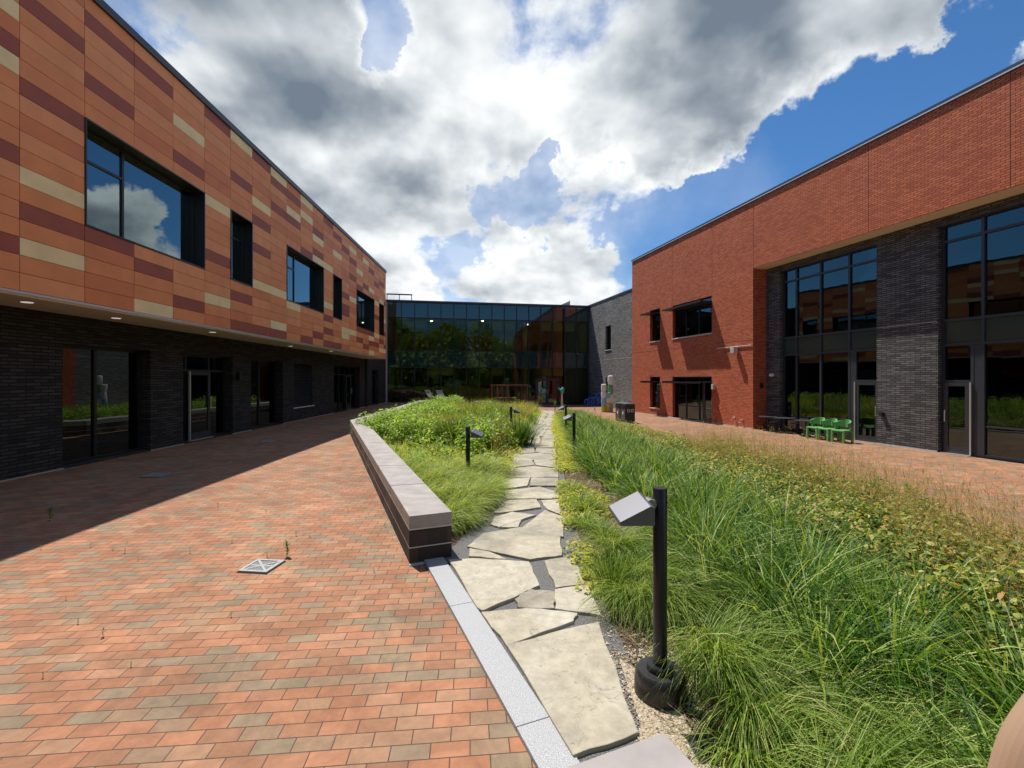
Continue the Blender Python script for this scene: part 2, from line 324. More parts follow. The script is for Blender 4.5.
UW = Vector((-.377, .926)).normalized(); NW = Vector((UW.y, -UW.x))       # along / across the garden wall
def ws(s, t): p = NW*s+UW*t; return (p.x, p.y)
PR = [(2.2, .66), (2.43, .656), (3.63, .69), (4.83, .64), (6.94, .74), (9.6, .95), (13, 1.2), (17.1, 1.52), (22, 1.98), (30, 2.75)]   # right path edge x at y
PL = [(2.2, -.05), (4.9, -.68), (6.2, -.33), (8.65, -.13), (13, .27), (17.1, .66), (22, 1.15), (30, 1.95)]
ED = [(-3, 5.2), (1, 5.2), (3, 5.25), (5, 5.5), (8, 5.95), (11, 6.05), (14, 5.6), (19, 4.9), (26, 4.1), (29, 3.7)]
pr = lambda y: float(np.interp(y, [a for a, b in PR], [b for a, b in PR])); pl = lambda y: float(np.interp(y, [a for a, b in PL], [b for a, b in PL]))
ed = lambda y: float(np.interp(y, [a for a, b in ED], [b for a, b in ED]))
right_bed = [(pr(y), y) for y in np.linspace(29, 2.5, 18)] + [ws(1.2, 1.5), ws(1.2, -3.5)] + [(ed(y), y) for y in np.linspace(-2.5, 29, 20)]
_, in_right = poly_sheet('garden_soil', right_bed, .012, M_mulch)
left_bed = [ws(1.2, 4.9), ws(1.2, 16.4), (-5.7, 29.5), (pl(29.5), 29.5)] + [(pl(y), y) for y in np.linspace(28, 5.2, 16)]
_, in_left = poly_sheet('garden_soil', left_bed, .012, M_mulch)
M_grav = plain('dark path gravel', (.16, .155, .15), .9, var=.65, scale=120, bump=1.0)
M_peb = plain('tan pebbles', (.45, .36, .24), .8, var=.55, scale=90, bump=1.0)
path_poly = [ws(1.16, 1.3), ws(1.16, 4.8)] + [(pl(y)-.05, y) for y in np.linspace(5.2, 31, 18)] + [(pr(y)+.12, y) for y in np.linspace(31, 1.3, 20)]
poly_sheet('path_gravel', path_poly, .018, M_grav)
mb = MB(); mb.prism([ws(1.19, 1.0), ws(1.19, 1.6), (.70, 2.5), (.72, 3.1), (.95, 2.75), (.98, 1.2)], lambda x, y: gz(x, y)-.02, lambda x, y: gz(x, y)+.024)
tag(mb.build('pebble_bed', M_peb), kind='structure')

# flagstones traced as ground polygons
def flag_mat():
    m, t, p = new_mat('buff flagstone'); L = t.links.new
    tc = N(t, 'ShaderNodeTexCoord'); g = N(t, 'ShaderNodeNewGeometry')
    n = N(t, 'ShaderNodeTexNoise'); n.inputs['Scale'].default_value = 1.6; n.inputs['Detail'].default_value = 9; n.inputs['Distortion'].default_value = .8; L(tc.outputs['Object'], n.inputs['Vector'])
    v = mathn(t, 'ADD', mathn(t, 'MULTIPLY', n.outputs[0], .9), mathn(t, 'MULTIPLY', g.outputs['Random Per Island'], .35))
    r = N(t, 'ShaderNodeValToRGB'); L(v, r.inputs[0]); e = r.color_ramp.elements
    e[0].position = .3; e[0].color = (.20, .17, .12, 1); e[1].position = .92; e[1].color = (.48, .44, .35, 1); k = e.new(.52); k.color = (.33, .295, .225, 1); k = e.new(.66); k.color = (.42, .37, .27, 1)
    nd = N(t, 'ShaderNodeTexNoise'); nd.inputs['Scale'].default_value = 9; nd.inputs['Detail'].default_value = 10; nd.inputs['Roughness'].default_value = .72; L(tc.outputs['Object'], nd.inputs['Vector'])
    md = N(t, 'ShaderNodeMapRange'); L(nd.outputs[0], md.inputs[0]); md.inputs[1].default_value = .3; md.inputs[2].default_value = .66; md.inputs[3].default_value = .66; md.inputs[4].default_value = 1.06
    nc = N(t, 'ShaderNodeTexNoise'); nc.inputs['Scale'].default_value = 2.4; nc.inputs['Detail'].default_value = 5; nc.inputs['Distortion'].default_value = 1.5; L(tc.outputs['Object'], nc.inputs['Vector'])
    cr = mathn(t, 'ABSOLUTE', mathn(t, 'SUBTRACT', nc.outputs[0], .5)); mc = N(t, 'ShaderNodeMapRange'); L(cr, mc.inputs[0]); mc.inputs[1].default_value = 0; mc.inputs[2].default_value = .006; mc.inputs[3].default_value = .55; mc.inputs[4].default_value = 1
    gate = N(t, 'ShaderNodeMapRange'); L(nd.outputs[0], gate.inputs[0]); gate.inputs[1].default_value = .50; gate.inputs[2].default_value = .54; cm = mathn(t, 'MAXIMUM', mc.outputs[0], gate.outputs[0])
    vs = N(t, 'ShaderNodeVectorMath', operation='SCALE'); L(r.outputs[0], vs.inputs[0]); L(mathn(t, 'MULTIPLY', md.outputs[0], cm), vs.inputs['Scale'])
    L(vs.outputs[0], p.inputs['Base Color']); p.inputs['Roughness'].default_value = .8
    n2 = N(t, 'ShaderNodeTexNoise'); n2.inputs['Scale'].default_value = 3.0; n2.inputs['Detail'].default_value = 3; n2.inputs['Distortion'].default_value = 1.2; L(tc.outputs['Object'], n2.inputs['Vector'])
    st = mathn(t, 'SNAP', n2.outputs[0], .16)
    n3 = N(t, 'ShaderNodeTexNoise'); n3.inputs['Scale'].default_value = 30; n3.inputs['Detail'].default_value = 6; L(tc.outputs['Object'], n3.inputs['Vector'])
    b = N(t, 'ShaderNodeBump'); b.inputs['Strength'].default_value = .9; b.inputs['Distance'].default_value = .03
    L(mathn(t, 'ADD', st, mathn(t, 'MULTIPLY', n3.outputs[0], .12)), b.inputs['Height']); L(b.outputs[0], p.inputs['Normal'])
    return m
M_flag = flag_mat()
stones_px = [
 [(508,651),(598,628),(637,738),(574,762)],
 [(482,617),(530,613),(576,618),(572,626),(508,650)],
 [(449,564),(480,563),(528,566),(538,590),(484,615),(478,612)],
 [(516,604),(530,594),(554,597),(554,613),(520,612)],
 [(556,594),(588,590),(600,620),(556,613)],
 [(545,565),(573,560),(584,588),(556,592)],
 [(470,552),(489,556),(507,563),(470,560)],
 [(484,537),(520,531),(560,540),(561,559),(530,563),(497,556),(468,550)],
 [(495,520),(512,515),(535,518),(499,530),(491,527)],
 [(501,530),(524,519),(518,530)],
 [(522,531),(545,513),(564,521),(563,540),(540,536)],
 [(493,516),(508,503),(536,502),(540,510),(512,514)],
 [(541,503),(559,502),(561,517),(548,512)],
 [(505,493),(540,489),(558,495),(558,501),(508,501)],
 [(502,481),(530,480),(527,488),(503,491)],
 [(532,480),(558,480),(558,488),(530,488)],
 [(505,471),(535,468),(558,471),(558,479),(503,480)],
 [(508,464),(532,461),(534,467),(506,470)],[(534,461),(557,462),(558,470),(536,467)],
 [(512,456),(540,455),(557,457),(556,461),(511,463)],
 [(515,450),(534,449),(535,454),(513,455)],[(536,449),(555,450),(556,456),(537,454)],
 [(518,445),(554,444),(555,449),(517,449)],
]
mb = MB()
def shrink(pts, k):
    cx = sum(p[0] for p in pts)/len(pts); cy = sum(p[1] for p in pts)/len(pts)
    out = []
    for x, y in pts:
        d = math.hypot(x-cx, y-cy); out.append((cx+(x-cx)*(1-k/max(d, .05)), cy+(y-cy)*(1-k/max(d, .05))))
    return out
def rough_poly(pts, amp, sub=4):
    out = []; n = len(pts)
    for i in range(n):
        a, b = pts[i], pts[(i+1) % n]
        for k in range(sub):
            q = k/sub; x = a[0]+(b[0]-a[0])*q; y = a[1]+(b[1]-a[1])*q; s = amp if k else amp*.3
            out.append((x+random.uniform(-s, s), y+random.uniform(-s, s)))
    return out
def add_stone(pts, amp=.012):
    a = sum(pts[i][0]*pts[(i+1) % len(pts)][1]-pts[(i+1) % len(pts)][0]*pts[i][1] for i in range(len(pts)))
    if a < 0: pts = pts[::-1]
    dz = random.uniform(-.004, .004)
    mb.prism(rough_poly(pts, amp), lambda x, y: gz(x, y)+.0, lambda x, y: gz(x, y)+.045+dz)
for s in stones_px: add_stone(shrink([at(*p) for p in s], -.012))
y = 13.3
while y < 30.5:                                     # the rest of the path: irregular slabs in broken rows
    dy = random.uniform(.45, .95)
    l, r = pl(y)-.03, pr(y)+.02
    k = random.choice([1, 2, 2, 2]); cuts = [l]+sorted([l+(r-l)*random.uniform(.35, .65) for _ in range(k-1)])+[r]
    sk = random.uniform(-.12, .12)
    for i in range(k):
        a, b = cuts[i]+.012, cuts[i+1]-.012
        o_ = (pl(y+dy)-pl(y))
        pts = [(a+random.uniform(-.05, .02), y+random.uniform(0, .03)), (b, y+sk*.5+random.uniform(0, .03)), (b+o_+random.uniform(-.05, .05), y+dy+.01+sk*.5), ((a+b)/2+o_, y+dy+.01+random.uniform(-.03, .02)), (a+o_+random.uniform(-.05, .05), y+dy-.0)]
        add_stone(pts, .015)
    y += dy+.012
fp = mb.build('flagstone_path', M_flag, bevel=.006); tag(fp, kind='structure')
def granite():
    m, t, p = new_mat('speckled granite'); L = t.links.new; tc = N(t, 'ShaderNodeTexCoord'); n = N(t, 'ShaderNodeTexNoise'); n.inputs['Scale'].default_value = 170; n.inputs['Detail'].default_value = 3; L(tc.outputs['Object'], n.inputs['Vector'])
    r = N(t, 'ShaderNodeValToRGB'); L(n.outputs[0], r.inputs[0]); e = r.color_ramp.elements; e[0].position = .40; e[0].color = (.25, .25, .26, 1); e[1].position = .62; e[1].color = (.46, .46, .46, 1)
    L(r.outputs[0], p.inputs['Base Color']); p.inputs['Roughness'].default_value = .6; return m
M_gran = granite()
mb = MB()
for a, b in ((1.4, 2.28), (2.284, 3.7), (3.704, 4.9)):
    mb.prism([ws(.955, a), ws(1.155, a), ws(1.155, b), ws(.955, b)], -.05, .03)
tag(mb.build('granite_kerb', M_gran, bevel=.004), kind='structure')
# pale kerb between the garden and the right plaza
mb = MB(); ye = np.linspace(-2, 29, 40)
for a, b in zip(ye[:-1], ye[1:]):
    mb.prism([(ed(a), a), (ed(a)+.12, a), (ed(b)+.12, b-.004), (ed(b), b-.004)], lambda x, y: gz(x, y)-.03, lambda x, y: gz(x, y)+.05)
tag(mb.build('garden_kerb', M_conc), kind='structure')

# ------------------------------------------------------------------ retaining / seat walls
M_cbody = brick_mat('dark wall blocks', [(0, (.03, .024, .022)), (1, (.13, .09, .075))], (.03, .025, .02), .26, .17, .006, bump=.5, wear=.25)
def seat_wall(segs, label):
    root = empty('garden_wall', (*segs[0][0], 0), label=label, cat='garden wall')
    ox, oy = segs[0][0]
    loc = lambda p: (p[0]-ox, p[1]-oy)
    A, B, E = MB(), MB(), MB()
    for q in segs:
        q = [loc(p) for p in q[1:]]
        cx = sum(p[0] for p in q)/4; cy = sum(p[1] for p in q)/4
        L0 = math.hypot(q[3][0]-q[0][0], q[3][1]-q[0][1]); nn = max(1, round(L0/1.5))
        for i in range(nn):
            a, b = i/nn, (i+1)/nn-.0022; lerp = lambda p, r_, w_: (p[0]+(r_[0]-p[0])*w_, p[1]+(r_[1]-p[1])*w_)
            A.prism([lerp(q[0], q[3], a), lerp(q[1], q[2], a), lerp(q[1], q[2], b), lerp(q[0], q[3], b)], .365, .50)
        ins = shrink(q, .012)
        B.prism(ins, -.02, .352)
        E.prism(shrink(q, .004), .352, .365); E.prism(shrink(q, .008), .166, .176)
        E.prism([(p[0]+(p[0]-cx)/max(1e-3, math.hypot(p[0]-cx, p[1]-cy))*.03, p[1]+(p[1]-cy)/max(1e-3, math.hypot(p[0]-cx, p[1]-cy))*.03) for p in q], -.01, .012)
    B.build('block_courses', M_cbody, root); A.build('cap', M_cap, root, bevel=.006); E.build('joint_line', M_conc, root)
    return root
s0, s1 = .80, 1.245
cor_l, cor_r = ws(s0, 16.6), ws(s1, 16.15)
far_l, far_r = (-6.05, 30.2), (-5.55, 30.2)
seat_wall([[ws(s0, 4.74), ws(s0, 4.74), ws(s1, 4.74), cor_r, cor_l], [None, cor_l, cor_r, far_r, far_l]], 'long low dark block wall with a pale grey cap running along the left side of the garden')
seat_wall([[ws(s0, -3.5), ws(s0, -3.5), ws(s1, -3.5), ws(s1, 1.475), ws(s0, 1.475)]], 'grey capped wall end at the bottom edge of the photo beside the first flagstone')

# ------------------------------------------------------------------ windows and doors (local facade frame)
def window(parent, x0, x1, z0, z1, y, bars_x=(), bars_z=(), fw=.06, depth=.10, label=None, fm=None, gm=None, name='window', partial=()):
    fm = fm or M_black; gm = gm or M_glass
    f = MB()
    f.box(x0, x1, y, y+depth, z0, z0+fw); f.box(x0, x1, y, y+depth, z1-fw, z1)
    f.box(x0, x0+fw, y+.002, y+depth-.002, z0+fw, z1-fw); f.box(x1-fw, x1, y+.002, y+depth-.002, z0+fw, z1-fw)
    for b in bars_x: f.box(b-fw/2, b+fw/2, y+.004, y+depth-.004, z0+fw, z1-fw)
    for b in bars_z: f.box(x0+fw, x1-fw, y+.006, y+depth-.006, b-fw/2, b+fw/2)
    for a, b, c in partial: f.box(a, b, y+.008, y+depth-.008, c-fw/2, c+fw/2)
    fr = f.build(name, fm, parent); g = MB(); g.box(x0+fw*.5, x1-fw*.5, y+depth*.45, y+depth*.45+.012, z0+fw*.5, z1-fw*.5)
    g.build('pane', gm, fr)
    if label: fr['label'] = label
    return fr
def door(parent, x0, x1, z0, z1, y, hand=1, fm=None, label=None, gm=None):
    fm = fm or M_frame; f = MB(); w = .11; d = .06
    f.box(x0, x1, y, y+d, z0+.01, z0+.22); f.box(x0, x1, y, y+d, z1-w, z1); f.box(x0, x0+w, y+.002, y+d-.002, z0+.22, z1-w); f.box(x1-w, x1, y+.002, y+d-.002, z0+.22, z1-w)
    o = f.build('door', fm, parent)
    g = MB(); g.box(x0+w*.8, x1-w*.8, y+.025, y+.037, z0+.2, z1-w*.8); g.build('pane', gm or M_glass, o)
    h = MB(); hx = x1-w*.5 if hand > 0 else x0+w*.5
    h.tube([(hx, y-.05, z0+.95), (hx, y-.05, z0+1.3)], .014, 8); h.tube([(hx, y, z0+.97), (hx, y-.05, z0+.97)], .01, 6); h.tube([(hx, y, z0+1.28), (hx, y-.05, z0+1.28)], .01, 6)
    h.build('handle', M_alu, o)
    th = MB(); th.box(x0-.03, x1+.03, y-.10, y+.06, z0-.012, z0+.014); th.build('threshold', M_alu, o)
    if label: o['label'] = label
    return o

# ------------------------------------------------------------------ terracotta building (left)
def terracotta_building():
    root = empty('terracotta_building', (FL.o[0], FL.o[1], 0), FL.rz, label='two storey building with orange, maroon and cream panels overhanging a charcoal brick ground floor', cat='building')
    u0, du, nc, r0, dr, nr = 7.54, 1.18, 21, 3.35, .293, 20
    zt = r0+nr*dr; uend = 31.7; gy = 1.36
    wins = [(1, 3), (5, 1), (8, 3), (12, 1), (15, 3), (19, 1)]
    ops = [(u0+c*du, u0+(c+n)*du, r0+5*dr, r0+12*dr) for c, n in wins]
    ops_back = ops + [(u0+(c)*du, u0+(c+n)*du, r0+5*dr, r0+12*dr) for c, n in ((-4, 3),)]
    allops = ops_back
    w = MB(); wallgrid(w, -4, uend, r0, zt, .035, .33, allops); w.build('wall', M_joint, root)
    M_, Cc = {}, {}
    mar = {(-1,2),(-1,7),(-1,13),(0,4),(0,11),(0,16),(1,4),(1,14),(1,18),(2,3),(2,18),(3,1),(3,13),(4,19),(4,6),(5,15),(5,3),(5,0),(6,0),(6,9),(6,12),(6,19),
           (7,18),(8,18),(7,15),(8,15),(7,0),(9,0),(10,1),(9,12),(10,16),(10,13),(11,4),(11,19),(12,18),(11,2),(11,0),(12,0),(13,6),(13,7),(13,17),(13,9),(14,13),(14,16),(15,12),(15,4),(16,4),(17,4),(15,2),(16,1),(17,2),(16,13),(18,8),(18,2),(19,3),(20,5),(20,2),(17,17),(18,15),(19,16),(20,12)}
    cre = {(-1,12),(-1,15),(0,2),(0,6),(2,0),(3,16),(4,2),(4,11),(5,19),(6,5),(6,14),(7,19),(8,16),(7,5),(7,1),(9,19),(9,17),(8,4),(10,15),(10,12),(11,12),(11,6),(12,15),(13,3),(14,9),(14,3),(13,2),(15,15),(14,18),(16,18),(17,13),(17,3),(17,0),(18,4),(18,11),(19,12),(19,1),(20,8),(20,1),(20,15)}
    light = {(-1,10),(1,16)}
    p = MB(); g = .006
    for c in range(-9, nc):
        a, b = u0+c*du, min(u0+(c+1)*du, uend)
        for r in range(nr):
            z0, z1 = r0+r*dr, r0+(r+1)*dr
            if any(o[0]-.01 < (a+b)/2 < o[1]+.01 and o[2] < (z0+z1)/2 < o[3] for o in allops): continue
            if (c, r) in mar: mi = 3
            elif (c, r) in cre: mi = 4
            elif (c, r) in light: mi = 2
            elif c < -1: mi = random.choices([0,1,2,3,4], [5,4,3,2,1.5])[0]
            else: mi = random.choices([0,1,2], [5,2,3])[0]
            p.box(a+g, b-g, .0+random.uniform(0, .003), .033, z0+g*.8, z1-g*.8, mi)
    p.build('panel_cladding', M_terr, root)
    for k, (c, n) in enumerate(wins+[(-4, 3)]):
        a, b = u0+c*du, u0+(c+n)*du; z0, z1 = r0+5*dr, r0+12*dr
        # deep dark liner round the opening
        l = MB(); t = .03
        l.box(a, b, -.02, .36, z0, z0+t); l.box(a, b, -.02, .36, z1-t, z1); l.box(a, a+t, -.018, .358, z0+t, z1-t); l.box(b-t, b, -.018, .358, z0+t, z1-t)
        if n == 3: wi = window(root, a+t, b-t, z0+t, z1-t, .26, bars_x=(a+1.22,), partial=((a+t, a+1.22, z1-.66),), depth=.08, fw=.05, gm=M_glassu)
        else: wi = window(root, a+t, b-t, z0+t, z1-t, .26, bars_z=(z1-.66,), depth=.08, fw=.05, gm=M_glassu)
        l.build('reveal_liner', M_black, wi)
    # coping and drip trim
    q = MB(); q.box(-4, uend+.03, -.05, .5, zt, zt+.16); q.build('roof_coping', M_cope, root)
    q = MB(); q.box(-4, uend, -.012, .03, r0-.05, r0-.006); q.build('drip_trim', M_alu, root)
    q = MB(); q.box(-4, uend, .03, gy+.02, r0-.08, r0-.03); q.build('soffit', M_soff, root)
    q = MB(); q.box(-4, uend, .37, 12, zt-.3, zt+.02); q.build('roof', M_int, root)
    q = MB(); q.box(-4, 37.2, 12, 12.3, -.1, zt); q.box(uend-.3, uend, .365, 12, r0+.04, zt-.3); q.box(-4.2, -4, .0, 12.3, -.1, zt); q.build('end_wall', M_joint, root)
    q = MB(); q.box(-4, 37.2, gy+.32, 12, -.05, .01); q.box(-4, uend, .37, 12, r0-.02, r0+.04); q.build('floor_slab', M_int, root)
    q = MB(); q.box(-4, 37.2, 7, 7.1, .01, r0-.02); q.box(-4, uend-.4, 6, 6.1, r0+.04, zt-.3); q.build('partition', M_int, root)
    # ground floor
    y = gy; U = lambda px: FL.U(px, gy)
    O = [(U(62.7), U(150.6), .02, 2.65), (U(183.3), U(232.8), .02, 2.66), (U(251), U(282.8), .02, 2.68), (U(294), U(312.8), .62, 2.6), (U(334), U(359.7), .02, 2.68), (3.0, 6.2, .02, 2.65), (33.2, 35.0, .02, 2.6)]
    w = MB(); wallgrid(w, -4, 37.2, -.1, r0-.03, y, .32, O); w.build('ground_floor_wall', M_dark, root)
    xs = [-4]+sum([[o[0], o[1]] for o in sorted([O[5], O[0], O[1], O[2], O[4], O[6]])], [])+[37.2]
    for i in range(0, len(xs), 2): b = MB(); b.box(xs[i], xs[i+1], y-.03, y-.001, -.02, .022); b.build('base_flashing', M_alu, root)
    for k in (0, 2, 5):
        o = O[k]; window(root, o[0], o[1], o[2], o[3], y+.24, bars_x=(o[0]+(o[1]-o[0])*(.44 if k == 0 else .42),), fw=.07)
    o = O[1]; dx0, dx1 = U(195), U(215.6)
    window(root, o[0], o[1], o[2], o[3], y+.24, bars_x=(dx0-.05, dx1+.05), bars_z=(2.16,), fw=.07)
    door(root, dx0-.01, dx1+.01, .02, 2.13, y+.17)
    t = MB(); t.box(dx0-.05, dx0-.01, y+.12, y+.17, .02, 2.13); t.build('door_edge_trim', M_alu, root)
    o = O[3]; l = MB(); z = o[2]
    l.box(o[0], o[0]+.05, y+.02, y+.2, o[2], o[3]); l.box(o[1]-.05, o[1], y+.02, y+.2, o[2], o[3]); l.box(o[0], o[1], y+.24, y+.26, o[2], o[3])
    while z < o[3]-.05:
        l.box(0, o[1]-o[0]-.1, 0, .1, 0, .012, 0, Matrix.Translation((o[0]+.05, y+.06, z+.03)) @ Matrix.Rotation(math.radians(38), 4, 'X')); z += .095
    lo = l.build('louvre', M_frame, root); s = MB(); s.box(o[0]-.1, o[1]+.1, y-.05, y+.2, o[2]-.05, o[2]-.001); s.build('sill', M_conc, lo)
    o = O[4]; window(root, o[0], o[1], o[2], o[3], y+.24, bars_x=(o[0]+1.5, o[0]+2.5, o[0]+3.5), bars_z=(2.16,), fw=.07); door(root, o[0]+2.54, o[0]+3.46, .02, 2.12, y+.16)
    o = O[6]; window(root, o[0], o[1], o[2], o[3], y+.2, bars_x=(o[0]+.9,), bars_z=(2.16,), fw=.07)
    q = MB(); q.box(31.5, 31.63, gy-.16, gy-.03, 0, r0-.08); q.build('column', M_cope, root)
    q = MB(); q.box(31.71, 37.2, gy, gy+.3, r0-.028, 8.3); q.build('link_wall', M_dark, root)
    q = MB(); ux = U(237); q.prism([(ux-.07, y-.13), (ux+.07, y-.13), (ux+.07, y), (ux-.07, y)], 1.92, 2.14); q.box(ux-.1, ux+.1, y-.17, y, 1.88, 1.92); q.build('wall_lamp', M_black, root)
    me = plain('lamp lens', (.9, .85, .75), .3); pn = me.node_tree.nodes['Principled BSDF']; pn.inputs['Emission Color'].default_value = (1, .93, .8, 1); pn.inputs['Emission Strength'].default_value = .35
    for px, py in ((28, 302), (117, 318), (213, 332), (291, 346), (331, 351)):
        Y = F*(r0-.08-H)/(HY-py); q = MB(); X = (px-CX)/F*Y; lu = Y; ly = -(X+7.87+.026*Y)
        q.tube([(lu, ly, r0-.095), (lu, ly, r0-.075)], .085, 16); d = q.build('downlight', me, root)
        q = MB(); q.tube([(lu, ly, r0-.088), (lu, ly, r0-.076)], .105, 16); q.build('trim_ring', M_alu, d)
    return root
TB = terracotta_building()
# strip lights hanging in the first upper room
ml = plain('strip light tube', (.9, .9, .85), .4); pn = ml.node_tree.nodes['Principled BSDF']; pn.inputs['Emission Color'].default_value = (.95, 1, .95, 1); pn.inputs['Emission Strength'].default_value = 2.2
for i, (Y_, xa, xb, lab) in enumerate(((10.76, -11.6, -9.3, 'linear ceiling light nearest the glass behind the largest upper window'), (12.9, -12.2, -9.7, 'lower looking linear ceiling light farther back behind the largest upper window'))):
    r = empty('ceiling_light', ((xa+xb)/2, Y_, 6.72), 0, label=lab, cat='ceiling light', group='ceiling lights behind the upper windows')
    w_ = (xb-xa)/2
    q = MB(); q.box(-w_, w_, -.04, .04, 0, .04); q.build('diffuser', ml, r)
    q = MB(); q.box(-w_, w_, -.05, .05, .042, .09); q.tube([(-.7, 0, .09), (-.7, 0, 2.0)], .008, 6); q.tube([(.7, 0, .09), (.7, 0, 2.0)], .008, 6); q.build('housing', M_alu, r)

# ------------------------------------------------------------------ red brick building (right)
def brick_building():
    root = empty('brick_building', (FR.o[0], FR.o[1], 0), FR.rz, label='two storey red brick building with tall recessed glazing and charcoal brick pier on the right', cat='building')
    zt = 9.84; zb = -.4; ue = 34; ur = FR.U(753); zs = 6.85; s = .7
    U = lambda px, y=0: FR.U(px, y)
    Wn = [(U(650), U(660), 4.24, 6.2), (U(672.5), U(711.7), 4.24, 6.12), (U(650), U(660), .12, 2.03), (U(672.5), U(711.7), -.33, 2.02)]
    w = MB(); wallgrid(w, 0, ue, zb, zt, 0, s, Wn+[(ur, ue+1, zb-1, zs)]); w.build('wall', M_red, root)
    # movement joints
    for px in (672.2, 712): j = MB(); j.box(U(px)-.006, U(px)+.006, -.004, -.0005, 6.15, zt); j.build('movement_joint', M_joint, root)
    for u in (ur-3.9+.02, ur+.02, ur+5.2, ur+8.9): 
        if u > ur-1: j = MB(); j.box(u-.006, u+.006, -.004, -.0005, zs+.01, zt); j.build('movement_joint', M_joint, root)
    j = MB(); j.box(0, ur, -.004, -.0005, 3.655, 3.667); j.build('movement_joint', M_joint, root)
    q = MB(); q.box(-.05, ue, -.05, s+.1, zt, zt+.12); q.build('roof_coping', M_cope, root)
    q = MB(); q.box(-.05, ue, -.056, -.052, zt-.01, zt+.03); q.build('coping_drip', M_alu, root)
    q = MB(); q.box(ur+.01, ue, .05, s-.002, zs-.03, zs-.002); q.build('soffit', M_soff, root)
    # windows in the brick
    for k, (a, b, c, d) in enumerate(Wn):
        if k == 0 or k == 2: f = window(root, a, b, c, d, .16, fw=.05)
        elif k == 1: f = window(root, a, b, c, d, .16, bars_x=(U(686, .16), U(699, .16)), bars_z=(d-.32,), fw=.05)
        else:
            f = window(root, a, b, c, d, .16, bars_x=(U(686, .16), U(699, .16), U(703, .16)), bars_z=(c+.75,), fw=.05)
            dd = door(root, U(703.5, .1), b-.02, c, 1.8, .10)
        if k != 3:
            sb = MB(); sb.box(a-.03, b+.03, -.04, .15, c-.06, c-.002); sb.build('sill', M_conc, f)
        zc = (d-.32) if k < 2 else 1.70
        cn = MB(); cn.box(a-.02, b+.02, -.66, .14, zc, zc+.05); cn.box(a-.02, b+.02, -.67, -.655, zc-.03, zc+.07)
        cn.box(a-.02, a+.03, -.64, .14, zc+.052, zc+.09)
        cn.build('sun_canopy', M_black, f)
    # back plane: charcoal brick strip, pier, glazing
    y = s; m = [U(p, y) for p in (780, 793.5, 817.5, 846, 876.6)]; p1 = U(938, y); zl = (6.6, 6.07, 3.67, 2.93, 1.80); g0 = -.34
    dB0, dB1 = U(941, y+.15), U(973, y+.15); nB = U(983, y+.15)
    gA = (m[0], m[4], g0, 6.6); gB = (p1, ue-1, g0, 6.6)
    w = MB(); wallgrid(w, ur-.3, ue, zb, zs-.03, y, .35, [gA, gB]); w.build('charcoal_brick_pier', M_pier, root)
    q = MB(); q.box(m[4]+.02, p1-.02, y-.004, y-.0005, 3.655, 3.667); q.build('pier_joint', M_conc, root)
    yy = y+.14
    def curtain(a, b, mull, dx0, dx1, name, low=()):
        f = MB(); fw = .075; d = .12
        for x in (a+fw/2, b-fw/2, *mull): f.box(x-fw/2, x+fw/2, yy, yy+d, g0, 6.6)
        for x in low: f.box(x-fw/2, x+fw/2, yy, yy+d, g0, zl[3]-fw/2-.001)
        xs = sorted([a, b, *mull])
        for x0, x1 in zip(xs[:-1], xs[1:]):
            for z in zl[1:4]+(6.6-.04, g0+.05): f.box(x0+fw/2, x1-fw/2, yy+.003, yy+d-.003, z-fw/2, z+fw/2)
        f.box(a, b, y+.02, yy-.002, 6.55, 6.62)
        # door bay: solid side panel, head
        fr = f.build('curtain_wall', M_frame, root)
        p = MB(); p.box(a+.02, b-.02, yy+.06, yy+.072, zl[2]+.03, 6.58); p.box(a+.02, b-.02, yy+.06, yy+.072, g0+.06, zl[3]-.03); p.build('pane', M_glass, fr)
        p = MB(); p.box(a+.02, b-.02, yy+.05, yy+.08, zl[3]+.02, zl[2]-.02); p.build('spandrel_panel', M_spang, fr)
        return fr
    frA = curtain(m[0], m[4], [m[1], m[2], m[3]], 0, 0, 'A')
    q = MB(); d0, d1 = U(855.5, y+.1), m[4]-.03
    q.box(m[3]+.04, d0-.01, yy+.01, yy+.11, g0, zl[3]-.04); q.box(d0-.01, d1, yy+.012, yy+.108, zl[4]-.0, zl[4]+.07); q.build('door_side_panel', M_frame, root)
    door(root, d0, d1, g0, zl[4]-.005, yy-.03, hand=1)
    t = MB(); t.box(d0-.055, d0-.015, yy-.05, yy, g0, zl[4]); t.build('door_edge_trim', M_alu, root)
    mu = [nB]+[nB+1.3*k for k in range(1, 9)]
    frB = curtain(p1, ue-1, mu, 0, 0, 'B', low=(nB-.25,))
    q = MB(); q.box(nB-.22, nB-.03, yy+.01, yy+.11, g0, zl[3]-.04); q.box(p1+.05, nB-.25, yy+.012, yy+.108, zl[4]-.0, zl[4]+.07); q.build('door_side_panel', M_frame, root)
    door(root, p1+.08, nB-.30, g0, zl[4]-.005, yy-.03, hand=-1)
    t = MB(); t.box(nB-.29, nB-.255, yy-.05, yy, g0, zl[4]); t.build('door_edge_trim', M_alu, root)
    q = MB(); q.box(nB+.05, ue-1.1, yy+.02, yy+.10, .52, .57); q.build('low_rail', M_frame, frB)
    # shell and interior
    q = MB(); q.box(0, ue, s+.002, 14, zt-.3, zt-.02); q.build('roof', M_int, root)
    q = MB(); q.box(0, ue, 14, 14.3, zb, zt); q.box(0, .3, s+.35, 14, zb, zt-.3); q.box(ue, ue+.3, 0, 14.3, zb, zt); q.build('end_wall', M_red, root)
    q = MB(); q.box(0, ue, s+.37, 14, zb-.02, g0+.0); q.box(.3, ue, s+.5, 14, 2.95, 3.6); q.build('floor_slab', M_int, root)
